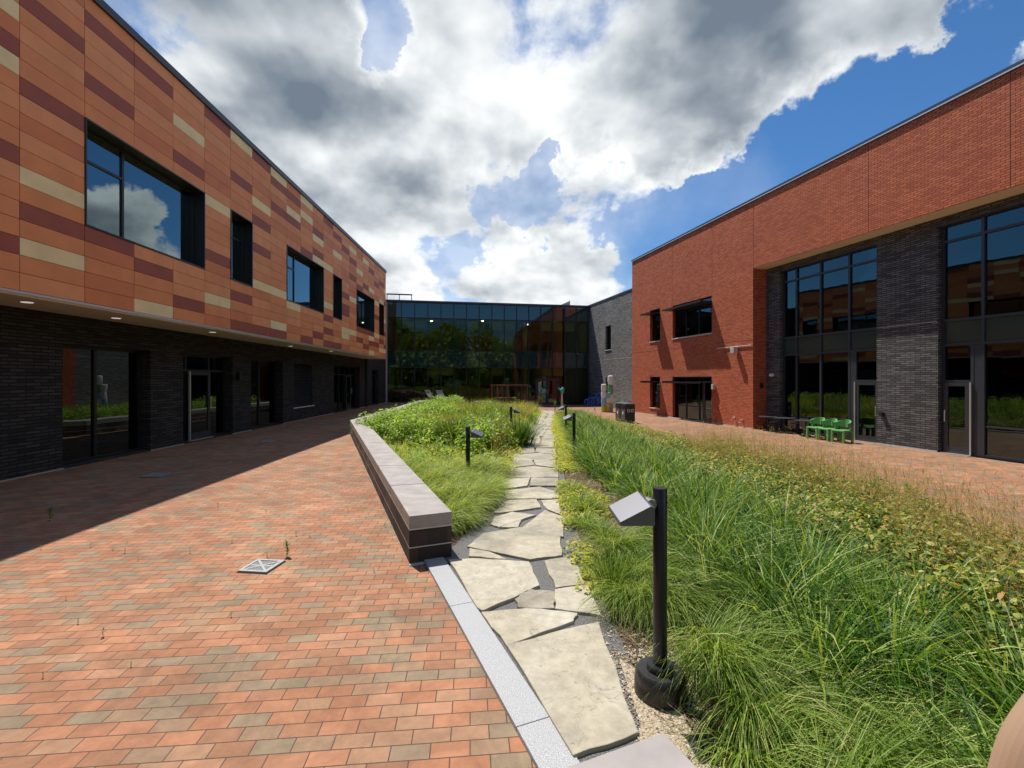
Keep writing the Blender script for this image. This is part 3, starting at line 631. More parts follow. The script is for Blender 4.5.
    q = MB(); q.box(.3, ue, 5.5, 5.6, g0, 2.95); q.box(.3, ue, 7, 7.1, 3.6, zt-.3); q.build('partition', M_int, root)
    mb_ = plain('roller blind', (.20, .24, .19), .8)
    for x0, x1 in ((m[1]+.05, m[2]-.05), (m[2]+.05, m[3]-.05), (m[3]+.05, m[4]-.05), (nB+.05, nB+1.25)): q = MB(); q.box(x0, x1, yy+.18, yy+.185, .55 if x0 < m[3] else 1.0, 2.88); q.build('roller_blind', mb_, root)
    # fixtures
    q = MB(); u = U(737); z = FR.Z(737, 350); q.box(u-.12, u+.12, -.28, -.05, z-.15, z+.14); q.box(u-.05, u+.05, -.05, 0, z+.02, z+.12); q.tube([(u, -.17, z-.15), (u, -.19, z-.24)], .05, 10)
    o = q.build('floodlight', M_conc, root, bevel=.01); q = MB(); q.tube([(U(718), -.03, z+.16), (U(752), -.03, z+.16)], .018, 8); q.build('conduit', M_alu, o)
    q = MB(); u = U(714.6); z = FR.Z(714.6, 387); q.box(u-.07, u+.07, -.15, 0, z-.12, z+.14); q.build('wall_lamp', M_conc, root, bevel=.01)
    for px, py in ((735, 417.5), (743, 420)):
        q = MB(); u = U(px); z = FR.Z(px, py); q.tube([(u, 0, z), (u, -.14, z), (u, -.18, z-.12)], .035, 10); q.build('wall_spout', M_alu if px > 740 else M_conc, root)
    q = MB(); u = U(772, s-.05); z = H+(HY-375)/F*FR.pt(u, s).y; q.tube([(u, s, z), (u, s-.12, z)], [.07, .075], 14); q.tube([(u, s-.12, z), (u, s-.19, z)], [.07, .03], 14); q.build('security_camera', plain('white camera housing', (.75, .75, .75), .4), root)
    q = MB(); q.box(ur-.002, ur+.07, .35, .5, 1.50, 1.72); q.build('wall_lamp', M_black, root)
    q = MB(); u = U(882, s-.03); z = H+(HY-414)/F*FR.pt(u, s).y; q.box(u-.06, u+.06, s-.1, s, z-.06, z+.06); q.build('hose_box', M_black, root)
    q = MB(); q.box(.1, ur, -.02, -.001, -.36, -.30); q.build('base_flashing', M_conc, root)
    q = MB(); q.box(m[4]+.02, p1-.02, s-.03, s-.001, -.36, -.31); q.build('pier_base', M_conc, root)
    return root
BB = brick_building()

# ------------------------------------------------------------------ grey brick wing
def grey_wing():
    root = empty('grey_brick_wing', (FR.o[0], FR.o[1], 0), FR.rz, label='grey brick wing between the glass link and the red brick building, half in shadow', cat='building')
    y = .92; x0, x1 = -9.75, 2.0; U = lambda px: FR.U(px, y)
    O = [(U(605.4), U(610.9), 4.25, 6.17), (U(605.6), U(610.9), .6, 2.03)]
    w = MB(); wallgrid(w, x0, -.005, -.4, 8.31, y, .35, O); w.build('wall', M_grey, root)
    for o in O:
        f = window(root, *o, y+.15, fw=.05); s = MB(); s.box(o[0]-.04, o[1]+.04, y-.05, y+.14, o[2]-.06, o[2]-.002); s.build('sill', M_conc, f)
    q = MB(); q.box(x0, -.01, y-.04, y+.5, 8.31, 8.42); q.build('roof_coping', M_cope, root)
    q = MB(); q.box(x0, -.01, y-.006, y-.001, 3.45, 3.475); q.build('string_course', M_conc, root)
    q = MB(); q.box(x0, -.01, y+.36, 12, 8.1, 8.3); q.build('roof', M_int, root)
    q = MB(); q.box(x0, x0+.2, y+.36, 12, -.4, 8.1); q.box(x0, -.01, 11.8, 12, -.4, 8.1); q.build('end_wall', M_grey, root)
grey_wing()

# ------------------------------------------------------------------ glass building (far end)
def glass_building():
    root = empty('glass_building', (FG.o[0], FG.o[1], 0), FG.rz, label='two storey dark glass link building closing the far end of the courtyard', cat='building')
    Lw = 17.02; nb = 16; zl = (2.84, 4.25, 6.91, 8.22); fw = .06; d = .14
    xs = [k*Lw/nb for k in range(nb+1)]
    f = MB()
    for x in xs: f.box(x-fw/2, x+fw/2, -.02, d, -.34, 8.2)
    for a, b in zip(xs[:-1], xs[1:]):
        for z in zl[:3]+(8.17, 1.05 if False else 2.84): 
            if z == 2.84 and f.__dict__.get('k2') == a: continue
            f.box(a+fw/2, b-fw/2, -.012, d-.008, z-fw/2, z+fw/2)
            if z == 2.84: f.k2 = a
    f.build('curtain_wall_frame', M_black, root)
    p = MB(); p.box(0, Lw, .05, .062, -.3, 2.80); p.build('ground_floor_pane', M_glass2, root)
    p = MB(); p.box(0, Lw, .05, .062, 4.29, 6.87); p.build('upper_floor_pane', M_glass2, root)
    p = MB(); p.box(0, Lw, .05, .08, 2.88, 4.21); p.box(0, Lw, .05, .08, 6.95, 8.14); p.build('spandrel_panel', M_span, root)
    q = MB(); q.box(-.3, Lw+.15, -.07, .4, 8.2, 8.34); q.build('roof_coping', M_cope, root)
    q = MB(); q.box(0, Lw, .15, 12, 7.0, 7.3); q.build('ceiling', M_int, root)
    q = MB(); q.box(0, Lw, .15, 12, 2.9, 4.15); q.box(0, Lw, .15, 12, -.5, -.345); q.build('floor_slab', M_int, root)
    q = MB(); q.box(0, Lw, 9, 9.2, -.3, 2.9); q.box(0, Lw, 7.5, 7.7, 4.15, 7.0)
    q.box(-.3, -.02, 0, 12, -.4, 8.2); q.box(Lw+.04, Lw+.2, .3, 12, -.4, 8.2); q.box(0, Lw, 12, 12.2, -.4, 8.2); q.build('inner_wall', M_int, root)
    q = MB(); q.box(0, Lw, .15, 12, 8.0, 8.18); q.build('roof', M_cope, root)
    mg = plain('green painted column', (.05, .16, .07), .6)
    for px in (455, 525):
        u = FG.U(px, 1.0); q = MB(); q.tube([(u, 1.0, -.34), (u, 1.0, 2.9)], .2, 16); q.tube([(u, 1.0, 4.15), (u, 1.0, 7.0)], .2, 16); q.build('column', mg if px == 455 else M_int, root)
    mk_ = plain('cream bulkhead', (.36, .34, .27), .8)
    for z0_, z1_, bays in ((6.1, 6.88, (1, 2, 6, 8, 9, 12, 13, 14)), (2.2, 2.82, (3, 4, 8, 12, 13))):
        for bz in bays: q = MB(); q.box(xs[bz]+.04, xs[bz+1]-.04, .42, .48, z0_, z1_); q.build('bulkhead_panel', mk_, root)
    ms_ = plain('rust painted partition', (.22, .07, .04), .7)
    for z0, dp in ((4.2, 3.0), (-.34, 4.0)):       # inner partition blocks of different tones
        for a, b in ((.5, 3.6), (6.2, 9.0), (11.5, 14.5)): q = MB(); q.box(a, b, dp, dp+.1, z0, z0+1.6); q.build('inner_screen', ms_, root)
    # double door
    a = FG.U(536); 
    for k in (0, 1): door(root, a+k*.97, a+k*.97+.95, -.34, 1.85, -.09, hand=1 if k == 0 else -1)
    q = MB(); q.box(a-.08, a+2.0, -.10, -.022, 1.86, 1.95); q.box(a-.08, a-.02, -.1, -.022, -.34, 1.86); q.box(a+1.94, a+2.0, -.1, -.022, -.34, 1.86); q.build('door_frame', M_black, root)
    mlit = plain('ceiling spot', (.9, .9, .8), .4); pn = mlit.node_tree.nodes['Principled BSDF']; pn.inputs['Emission Color'].default_value = (1, .95, .8, 1); pn.inputs['Emission Strength'].default_value = 6
    for i in range(7):
        q = MB(); x = 1.3+i*2.2; q.tube([(x, 1.5+(i % 3)*.9, 6.94), (x, 1.5+(i % 3)*.9, 7.0)], .09, 10); q.build('ceiling_spot', mlit, root)
glass_building()
# rooftop metal screen and rooftop unit
r = empty('rooftop_screen', FG.pt(-.2, 1.2, 8.3), FG.rz, label='open metal railing frame on the flat roof above the left end of the glass building', cat='rooftop screen')
for x in (0, 1.0, 2.0): q = MB(); q.box(x, x+.06, 0, .06, -.1, .68); q.build('post', M_frame, r)
q = MB(); q.box(-.02, 2.1, -.02, .08, .66, .76); q.box(0, 2.06, 0, .03, .2, .24); q.build('rail', M_frame, r)
q = MB(); a = FG.U(560, 1.5); q.prism([(a, 1.5), (a+.95, 1.5), (a+.95, 2.5), (a, 2.5)], 8.2, lambda x, y: 8.55+.45*(x-a)/.95)
o = q.build('rooftop_hatch', M_conc); o.location = (FG.o[0], FG.o[1], 0); o.rotation_euler.z = FG.rz
tag(o, 'small grey wedge shaped roof hatch above the glass building near its right end', 'roof hatch')

# ------------------------------------------------------------------ planting
def ribbon_mesh(name, P, Wd, mat, **kw):
    """P: (n, k, 3) centre lines, Wd: (n, k, 3) half-width vectors -> one mesh of flat ribbons"""
    n, k, _ = P.shape
    V = np.stack([P-Wd, P+Wd], axis=2).reshape(-1, 3)
    base = (np.arange(n)*k*2)[:, None]; j = (np.arange(k-1)*2)[None, :]
    q = np.stack([base+j, base+j+1, base+j+3, base+j+2], axis=-1).reshape(-1, 4)
    me = bpy.data.meshes.new(name); me.vertices.add(len(V)); me.vertices.foreach_set('co', V.astype(np.float32).ravel())
    me.loops.add(q.size); me.loops.foreach_set('vertex_index', q.astype(np.int32).ravel())
    me.polygons.add(len(q)); me.polygons.foreach_set('loop_start', np.arange(0, q.size, 4, dtype=np.int32)); me.polygons.foreach_set('loop_total', np.full(len(q), 4, dtype=np.int32))
    me.polygons.foreach_set('use_smooth', np.ones(len(q), dtype=bool))
    me.materials.append(mat); me.update(calc_edges=True)
    o = bpy.data.objects.new(name, me); C.objects.link(o); tag(o, **kw); return o
def blades(base, length, az, th0, curl, width, k=5, twist=.0):
    n = len(base); t = np.linspace(0, 1, k)[None, :]
    th = th0[:, None]+curl[:, None]*t**1.15
    dl = (length/(k-1))[:, None]
    thm = (th[:, 1:]+th[:, :-1])/2
    r = np.concatenate([np.zeros((n, 1)), np.cumsum(np.sin(thm)*dl, 1)], 1); z = np.concatenate([np.zeros((n, 1)), np.cumsum(np.cos(thm)*dl, 1)], 1)
    P = np.empty((n, k, 3)); P[..., 0] = base[:, 0:1]+r*np.cos(az)[:, None]; P[..., 1] = base[:, 1:2]+r*np.sin(az)[:, None]
    P[..., 2] = np.maximum(base[:, 2:3]+z, base[:, 2:3]+.015)
    wd = (width[:, None]*np.clip(1-t**2.2, .04, 1)*.5)
    a2 = az+math.pi/2+RNG.normal(0, .5, n)
    Wd = np.zeros((n, k, 3)); Wd[..., 0] = wd*np.cos(a2)[:, None]; Wd[..., 1] = wd*np.sin(a2)[:, None]; Wd[..., 2] = wd*RNG.uniform(-.5, .5, n)[:, None]
    return P, Wd
gzv = np.vectorize(gz)
def scatter(inside, x0, x1, y0, y1, spacing, cond=None, jit=.45):
    pts = []
    y = y0
    while y < y1:
        x = x0
        while x < x1:
            a = x+random.uniform(-jit, jit)*spacing; b = y+random.uniform(-jit, jit)*spacing
            if inside(a, b) and (cond is None or cond(a, b)): pts.append((a, b))
            x += spacing
        y += spacing
    return pts
def tufts(pts, per, L, W, spread, th=(.1, .5), curl=(1.2, 2.2), wind=(0, 0), hs=None):
    """several tussocks merged: returns P, Wd. wind = (azimuth, strength)"""
    if not pts: return np.zeros((0, 5, 3)), np.zeros((0, 5, 3))
    n = len(pts)*per; c = np.repeat(np.array(pts), per, 0); sc = np.repeat(RNG.uniform(.75, 1.2, len(pts)), per)
    az = RNG.uniform(0, 2*math.pi, n); rr = np.abs(RNG.normal(0, spread, n))
    base = np.empty((n, 3)); base[:, 0] = c[:, 0]+rr*np.cos(az); base[:, 1] = c[:, 1]+rr*np.sin(az); base[:, 2] = gzv(base[:, 0], base[:, 1])
    ax, ay = np.cos(az)*(1-wind[1])+wind[1]*math.cos(wind[0]), np.sin(az)*(1-wind[1])+wind[1]*math.sin(wind[0])
    az = np.arctan2(ay, ax)+RNG.normal(0, .25, n)
    return blades(base, RNG.uniform(*L, n)*sc, az, RNG.uniform(*th, n), RNG.uniform(*curl, n), RNG.uniform(*W, n))
def cat2(*pw): return np.concatenate([p for p, w in pw]), np.concatenate([w for p, w in pw])
M_drape = leaf_mat('drooping sedge blades', [(0, (.035, .085, .008)), (.4, (.13, .22, .022)), (.8, (.27, .36, .07)), (1, (.46, .44, .17))], .32, .5, .22)  # darkest tones also paint the shaded gaps between blades
M_tall = leaf_mat('tall grass blades', [(0, (.015, .045, .006)), (.4, (.055, .14, .012)), (.68, (.14, .25, .028)), (.88, (.30, .40, .08)), (1, (.46, .50, .20))], .32, .5, .25)  # ramp ends also paint shaded gaps and sunlit highlights among the blades
M_pale = leaf_mat('pale combed sedge', [(0, (.09, .15, .015)), (.4, (.22, .31, .04)), (.8, (.38, .45, .11)), (1, (.55, .52, .24))], .34, .5, .22)
M_deep = leaf_mat('shade deepened clump blades', [(0, (.02, .06, .012)), (.5, (.05, .13, .022)), (1, (.20, .34, .06))], .2, .4, .4)  # dark green, deepened to paint the shade on the clumps' near sides
M_lime = leaf_mat('yellow green ground cover', [(0, (.20, .26, .025)), (.5, (.38, .43, .045)), (.85, (.52, .53, .09)), (1, (.45, .30, .09))], .42)
M_leaf = leaf_mat('bright perennial leaves', [(0, (.08, .18, .02)), (.5, (.20, .34, .035)), (1, (.42, .50, .10))], .4)
M_shrub = leaf_mat('mottled shrub leaves', [(0, (.045, .10, .02)), (.40, (.11, .18, .03)), (.68, (.27, .30, .05)), (.9, (.50, .46, .14)), (1, (.45, .22, .09))], .35)
M_tan = leaf_mat('tan seed heads', [(0, (.16, .13, .04)), (.5, (.30, .21, .07)), (1, (.42, .34, .13))], .35)
M_stem = plain('green stems', (.10, .13, .04), .7)
def leaves(centres, n_per, rad, hgt, size, z0=0.0, flat=.4):
    """leaf blades spread through low domes; centres (m,2)"""
    m = len(centres)
    if m == 0: return np.zeros((0, 4, 3)), np.zeros((0, 4, 3))
    n = m*n_per; c = np.repeat(np.array(centres), n_per, 0); sc = np.repeat(RNG.uniform(.7, 1.25, m), n_per)
    az = RNG.uniform(0, 2*math.pi, n); r = rad*np.sqrt(RNG.uniform(0, 1, n))*sc
    x = c[:, 0]+r*np.cos(az); y = c[:, 1]+r*np.sin(az)
    z = gzv(x, y)+z0+hgt*sc*np.sqrt(np.clip(1-(r/(rad*sc*1.05))**2, 0, 1))*RNG.uniform(.25, 1, n)**.55
    a = RNG.uniform(0, 2*math.pi, n); L = RNG.uniform(.7, 1.3, n)*size; tilt = RNG.normal(.15, flat, n)
    t = np.array([0, .35, .7, 1.0])[None, :]; wp = np.array([.08, 1, .8, .05])[None, :]
    d = np.stack([np.cos(a)*np.cos(tilt), np.sin(a)*np.cos(tilt), np.sin(tilt)], 1)
    P = np.stack([x, y, z], 1)[:, None, :]+d[:, None, :]*(t*L[:, None])[..., None]; P[..., 2] -= (t**2)*L[:, None]*.35
    s = np.stack([-np.sin(a), np.cos(a), RNG.normal(0, .4, n)], 1)
    Wd = s[:, None, :]*(wp*L[:, None]*.24)[..., None]
    return P, Wd
def plumes(pts, per, h, col_w=.0035, n_sub=14):
    """wiry stems topped by a loose cloud of fine branches"""
    m = len(pts)*per; c = np.repeat(np.array(pts), per, 0); az = RNG.uniform(0, 6.283, m); base = np.stack([c[:, 0]+RNG.normal(0, .07, m), c[:, 1]+RNG.normal(0, .07, m), np.zeros(m)], 1)
    base[:, 2] = gzv(base[:, 0], base[:, 1]); Ls = RNG.uniform(*h, m)
    P, Wd = blades(base, Ls, az, RNG.uniform(0, .3, m), RNG.uniform(0, .5, m), np.full(m, col_w), 5)
    idx = np.repeat(np.arange(m), n_sub); q = RNG.uniform(.5, 1, len(idx)); fi = q*4; i0 = np.clip(fi.astype(int), 0, 3); fr = (fi-i0)[:, None]
    b2 = P[idx, i0]*(1-fr)+P[idx, i0+1]*fr
    L2 = RNG.uniform(.04, .14, len(idx))*(1.5-q)
    P2, W2 = blades(b2, L2, RNG.uniform(0, 6.283, len(idx)), RNG.uniform(.2, 1.0, len(idx)), RNG.uniform(0, .9, len(idx)), RNG.uniform(.003, .007, len(idx)), 5)
    return np.concatenate([P, P2]), np.concatenate([Wd, W2])
notwall = lambda x, y: True
# footing of the near bollard is kept clear
FX, FY = (660-CX)/F*2.75, 2.75
clear = lambda x, y: (x-FX)**2+(y-FY)**2 > .31**2 and not (x < FX+.02 and y < 2.8)
wn = lambda x, y, f=1.7, s=0: math.sin(x*f+1.3*s)+math.sin(y*f*.8+x*.7+s)
# --- right bed
mul = lambda y: float(np.interp(y, [1, 2.2, 3.2, 4.6, 5.5, 9, 13, 20, 28], [1.75, 1.75, 1.55, 1.5, 1.55, 1.45, 1.75, 2.35, 3.1]))   # x where the tall grass starts
tallx = lambda y: float(np.interp(y, [0, 2, 5, 11, 16, 28], [2.55, 2.75, 3.25, 3.45, 3.5, 3.9]))        # x where it ends
near = scatter(in_right, .6, 2.0, .9, 5.2, .27, lambda x, y: x > pr(y)+(.45 if y < 3.3 else .24) and x < mul(y)+.05 and clear(x, y))
mid = scatter(in_right, .6, 2.0, 5.2, 9.6, .24, lambda x, y: x > pr(y)+.2 and x < mul(y)-.42)
ribbon_mesh('drooping_grass', *cat2(tufts(near, 560, (.42, .74), (.004, .007), .045, (.15, .7), (1.4, 2.3), (math.radians(-55), .5)),
            tufts(mid, 220, (.22, .42), (.006, .009), .05, (.1, .7), (1.0, 2.2), (math.radians(-30), .3))), M_drape,
            label='fine drooping green grass in mounds along the right side of the flagstone path', cat='grass', kind='stuff')
tn = scatter(in_right, 1.2, 3.2, .7, 6.5, .40, lambda x, y: mul(y)+(.12 if y > 4.5 else 0) < x < tallx(y))
tf = scatter(in_right, 1.2, 4.2, 6.5, 25, .38, lambda x, y: mul(y)+(.12 if y < 9 else 0) < x < tallx(y))
ribbon_mesh('tall_grass', *cat2(tufts(tn, 175, (.55, .92), (.008, .014), .06, (.0, .6), (.6, 2.3), (math.radians(-20), .08)),
            tufts(tf, 120, (.45, .82), (.012, .020), .08, (.0, .6), (.6, 2.2))), M_tall,
            label='tall bright green arching grass forming a broad band through the right bed', cat='grass', kind='stuff')
lime = scatter(in_right, .6, 2.8, 4.0, 26, .13, lambda x, y: pr(y)+.0 < x < mul(y)-.1 and (y > 9.2 or wn(x, y, 2.4) > .15))
ribbon_mesh('ground_cover', *leaves(lime, 34, .13, .13, .05), M_lime, label='low yellow green ground cover edging the right side of the path', cat='ground cover', kind='stuff')
sh = scatter(in_right, 2.3, 6.2, .8, 12, .27, lambda x, y: tallx(y)-.05 < x < ed(y)-.25 and not (y < 3.6 and x > 3.2 and wn(x, y, 1.3) > .9))
ribbon_mesh('shrub_leaves', *cat2(leaves(sh, 210, .26, .55, .058), leaves(scatter(in_right, 2.3, 6.2, 12, 20, .34, lambda x, y: tallx(y) < x < ed(y)-.15), 130, .3, .42, .065)), M_shrub,
            label='dense low shrubs with mottled green and yellow leaves between tall grass and plaza', cat='shrubs', kind='stuff')
pp = scatter(in_right, 2.5, 6.3, 1, 22, .25, lambda x, y: x > ed(y)-1.5+.35*wn(x, y, 1.1) and x < ed(y)-.1 and y < 12)
pl2 = scatter(in_right, 2.5, 6.3, 12, 26, .34, lambda x, y: x > ed(y)-1.6 and x < ed(y)-.2)
ribbon_mesh('seed_head_grass', *cat2(plumes(pp, 8, (.65, 1.12)), plumes(pl2, 7, (.3, .5))), M_tan, label='wispy reddish tan seed heads fringing the plaza edge of the right bed', cat='grass', kind='stuff')
fr = scatter(in_right, 2.6, 5.0, 14, 28.5, .36, lambda x, y: x > mul(y)-.2 and x < ed(y)-.1)
ribbon_mesh('meadow_grass', *cat2(tufts(fr, 60, (.2, .4), (.012, .02), .12, (.0, .6), (.3, 1.2))), M_lime, label='loose yellow green meadow grass at the far end of the right bed', cat='grass', kind='stuff')
th = scatter(in_right, .75, 3.4, 1.0, 9, .12, lambda x, y: x > pr(y)+.2 and clear(x, y))
ribbon_mesh('dead_thatch', *tufts(th, 14, (.12, .35), (.004, .008), .06, (1.0, 1.5), (.0, .4)), leaf_mat('dead straw', [(0, (.12, .08, .04)), (.6, (.26, .19, .09)), (1, (.42, .34, .2))], .1), label='dead straw and brown litter lying under the grasses of the right bed', cat='thatch', kind='stuff')
# one upright tuft by the path
cx_, cy_ = at(612, 598)
P, Wd = tufts([(cx_, cy_)], 420, (.35, .62), (.004, .007), .06, (0, .35), (.1, .9)); P[..., 0] -= cx_; P[..., 1] -= cy_
o = ribbon_mesh('grass_tuft', P, Wd, M_tall, label='upright spiky green tuft beside the path just behind the nearest bollard light', cat='grass tuft'); o.location = (cx_, cy_, 0)
# --- left bed
la = scatter(in_left, -3.6, 0, 4.9, 9.4, .24, lambda x, y: x < pl(y)-.18)
ribbon_mesh('drooping_grass', *tufts(la, 250, (.38, .66), (.006, .010), .05, (.1, .7), (1.2, 2.3), (math.radians(-25), .5)), M_pale,
            label='combed drooping pale green grass between the low wall and the path', cat='grass', kind='stuff')
ll = scatter(in_left, -5.7, 1.8, 9.2, 29, .22, lambda x, y: x < pl(y)-.05)
ribbon_mesh('ground_cover', *leaves(ll, 46, .22, .17, .06), M_lime, label='low yellow green ground cover filling the left bed behind the drooping grass', cat='ground cover', kind='stuff')
lm = scatter(in_left, -5.7, 1.8, 12.5, 29, .42, lambda x, y: x < pl(y)-.3 and wn(x, y, 1.1, 2) > -.3 and x > -4.9)
ribbon_mesh('meadow_grass', *cat2(tufts([p for p in lm if wn(p[0], p[1], 2.3, 4) > -.35], 60, (.3, .85), (.012, .02), .12, (.0, .5), (.3, 1.2))), M_lime, label='loose golden green meadow grass in the far left bed', cat='grass', kind='stuff')
lp = scatter(in_left, -4.5, 1.8, 10.5, 28, .34, lambda x, y: x < pl(y)-.2 and x > -3.5 and wn(x, y, .9, 5) > -.2)
ribbon_mesh('seed_head_grass', *plumes(lp, 8, (.5, .9), .006), M_tan, label='tan seed head stems scattered over the far left bed', cat='grass', kind='stuff')
lf = scatter(in_left, -5.7, 0, 10, 29, .42, lambda x, y: x < -1.2-.08*(y-10)+.6*wn(x, y, 2.1, 7) and wn(x, y, 1.3, 1) > -.45 and (y < 15.5 or x > -4.6))
ribbon_mesh('leafy_perennials', *leaves(lf, 200, .36, .82, .10), M_leaf, label='bright leafy perennials crowding the inner side of the low wall', cat='perennials', kind='stuff')
mg = scatter(in_left, -5.2, 1.8, 13, 28, .5, lambda x, y: x < pl(y)-.25 and x > -4.9 and wn(x, y, 1.9, 3) > .15)
ribbon_mesh('green_grass_patches', *tufts(mg, 160, (.45, .95), (.012, .02), .12, (.0, .5), (.3, 1.5)), M_tall, label='scattered darker green grass patches in the far left bed', cat='grass', kind='stuff')
wl = scatter(in_left, -5.0, 1.8, 9.0, 28, .55, lambda x, y: x < pl(y)-.15 and x > -4.7)
ribbon_mesh('weedy_growth', *leaves([p for i, p in enumerate(wl) if i % 2], 80, .24, .55, .085), M_leaf, label='mixed wild leafy green weeds seeded through the whole left bed', cat='weeds', kind='stuff')
ribbon_mesh('wild_grass', *tufts([p for i, p in enumerate(wl) if i % 2 == 0], 60, (.25, .7), (.008, .016), .1, (.1, .8), (.4, 1.8)), M_pale, label='loose pale wild grass growing between the weeds of the left bed', cat='grass', kind='stuff')
# counted clumps in the left bed
def clump(px, py, h, w, label, per=1500, mat=None, wd=(.012, .02), curl=(.2, 1.5)):
    x, y = at(px, py); P, Wd = tufts([(x, y), (x+.12, y+.15), (x-.12, y+.1)], per//3, (h*.8, h*1.2), wd, w, (0, .35), curl); P[..., 0] -= x; P[..., 1] -= y
    o = ribbon_mesh('grass_clump', P, Wd, mat or M_deep, label=label, cat='grass clump', group='tall grass clumps in the left bed'); o.location = (x, y, 0)
clump(455, 447, .72, .22, 'dense tall green grass clump left of the second bollard light')
clump(492, 449, .74, .24, 'dense tall green grass clump just right of the second bollard light')
clump(515, 447, .72, .22, 'tall green grass clump nearest the path behind the second bollard light')
clump(527, 425, .6, .2, 'green grass clump beside the path in front of the far planting', per=500, wd=(.012, .018))
def leafy(px, py, h, label, n=26, cat_='plant'):
    x, y = at(px, py); z = gz(x, y); r = empty('leafy_plant', (x, y, z), label=label, cat=cat_)
    if 'row along' in label: r['group'] = 'leafy plants along the far end of the left bed'
    st = MB(); cs = []
    for i in range(4):
        a = random.uniform(0, 6.28); l = random.uniform(.04, .14)*h; top = (math.cos(a)*l, math.sin(a)*l, h*random.uniform(.7, 1)); st.tube([(0, 0, 0), (top[0]*.4, top[1]*.4, top[2]*.5), top], [.012, .008, .004], 5); cs.append(top)
    st.build('stem', M_stem, r)
    Pl, Wl = [], []
    for tp in cs:
        for i in range(n):
            q = random.uniform(.25, 1); p0 = np.array([tp[0]*q, tp[1]*q, tp[2]*q]); a = random.uniform(0, 6.28); L = random.uniform(.06, .12)*max(h, .6); t = np.array([0, .35, .7, 1.])
            d = np.array([math.cos(a)*.9, math.sin(a)*.9, .25]); P = p0+d*(t*L)[:, None]; P[:, 2] -= t**2*L*.4; Pl.append(P)
            s = np.array([-math.sin(a), math.cos(a), random.uniform(-.3, .3)]); Wl.append(s*(np.array([.08, 1, .8, .05])*L*.28)[:, None])
    o = ribbon_mesh('foliage', np.array(Pl), np.array(Wl), M_leaf); o.parent = r
leafy(432, 405, 1.0, 'tall leafy plant rising above the perennials in front of the glass building')
leafy(555, 412, .75, 'small young sapling beside the far end of the flagstone path')
for px, py, h in ((462, 408, .8), (474, 412, .75), (515, 408, .85), (528, 411, .7), (446, 410, .8), (490, 409, .7)): leafy(px, py, h, 'leafy green plant in the row along the far end of the left bed', n=34)
leafy(500, 450, .5, 'broad leaved young plant in front of the tall grass clumps', n=18)
leafy(595, 412, .4, 'small weed on the plaza left of the black recycling bins', n=14)

# ------------------------------------------------------------------ weeds and grates in the paving
def weed_mesh(h, n):
    Pl, Wl = [], []
    for i in range(n):
        q = random.uniform(.15, 1); a = random.uniform(0, 6.28); L = random.uniform(.25, .5)*h*.6; t = np.array([0, .35, .7, 1.]); P = np.array([0, 0, q*h])+np.array([math.cos(a)*.8, math.sin(a)*.8, .4])*(t*L)[:, None]
        Pl.append(P); s = np.array([-math.sin(a), math.cos(a), .1]); Wl.append(s*(np.array([.1, 1, .8, .05])*L*.22)[:, None])
    Pl.append(np.array([[0, 0, 0], [0, 0, h*.4], [0, 0, h*.8], [0, 0, h]])); Wl.append(np.array([[.004, 0, 0]]*4)*np.array([[1], [1], [.8], [.4]]))
    return np.array(Pl), np.array(Wl)
M_weed = leaf_mat('weed leaves', [(0, (.08, .12, .03)), (1, (.24, .26, .07))], .3)
x, y = at(287, 557); o = ribbon_mesh('weed', *weed_mesh(.17, 46), M_weed, label='tallest leafy weed growing at the corner of the nearest drain grate', cat='weed'); o.location = (x, y, 0)
x, y = at(50, 524); o = ribbon_mesh('weed', *weed_mesh(.22, 30), M_weed, label='dark weed standing in the building shadow at the left edge of the paving', cat='weed'); o.location = (x, y, 0)
protos = [ribbon_mesh('weed', *weed_mesh(.06+.02*i, 12+4*i), M_weed, label='tiny sprig of weed growing in a joint of the brick paving', cat='weed', group='small weeds in the paving joints') for i in range(3)]
wpx = [(149,493),(187,493),(138,561),(127,542),(91,547),(41,550),(247,482),(266,513),(232,543),(66,600),(190,553),(125,553),(113,551),(78,624),(103,637),(43,678),(131,667),(231,617),(310,537),(267,557),(296,536),(374,572),(385,527),(213,455),(232,470),(160,500),(120,470),(280,455),(255,447),(300,440),(318,447),(205,482),(262,468),(340,470),(330,500),(218,507),(348,511)]
for i, (px, py) in enumerate(wpx):
    o = protos[i] if i < 3 else protos[i % 3].copy()
    if i >= 3: C.objects.link(o)
    x, y = at(px, py); o.location = (x, y, 0); o.rotation_euler.z = random.uniform(0, 6); s_ = random.uniform(.4, .85); o.scale = (s_, s_, s_)
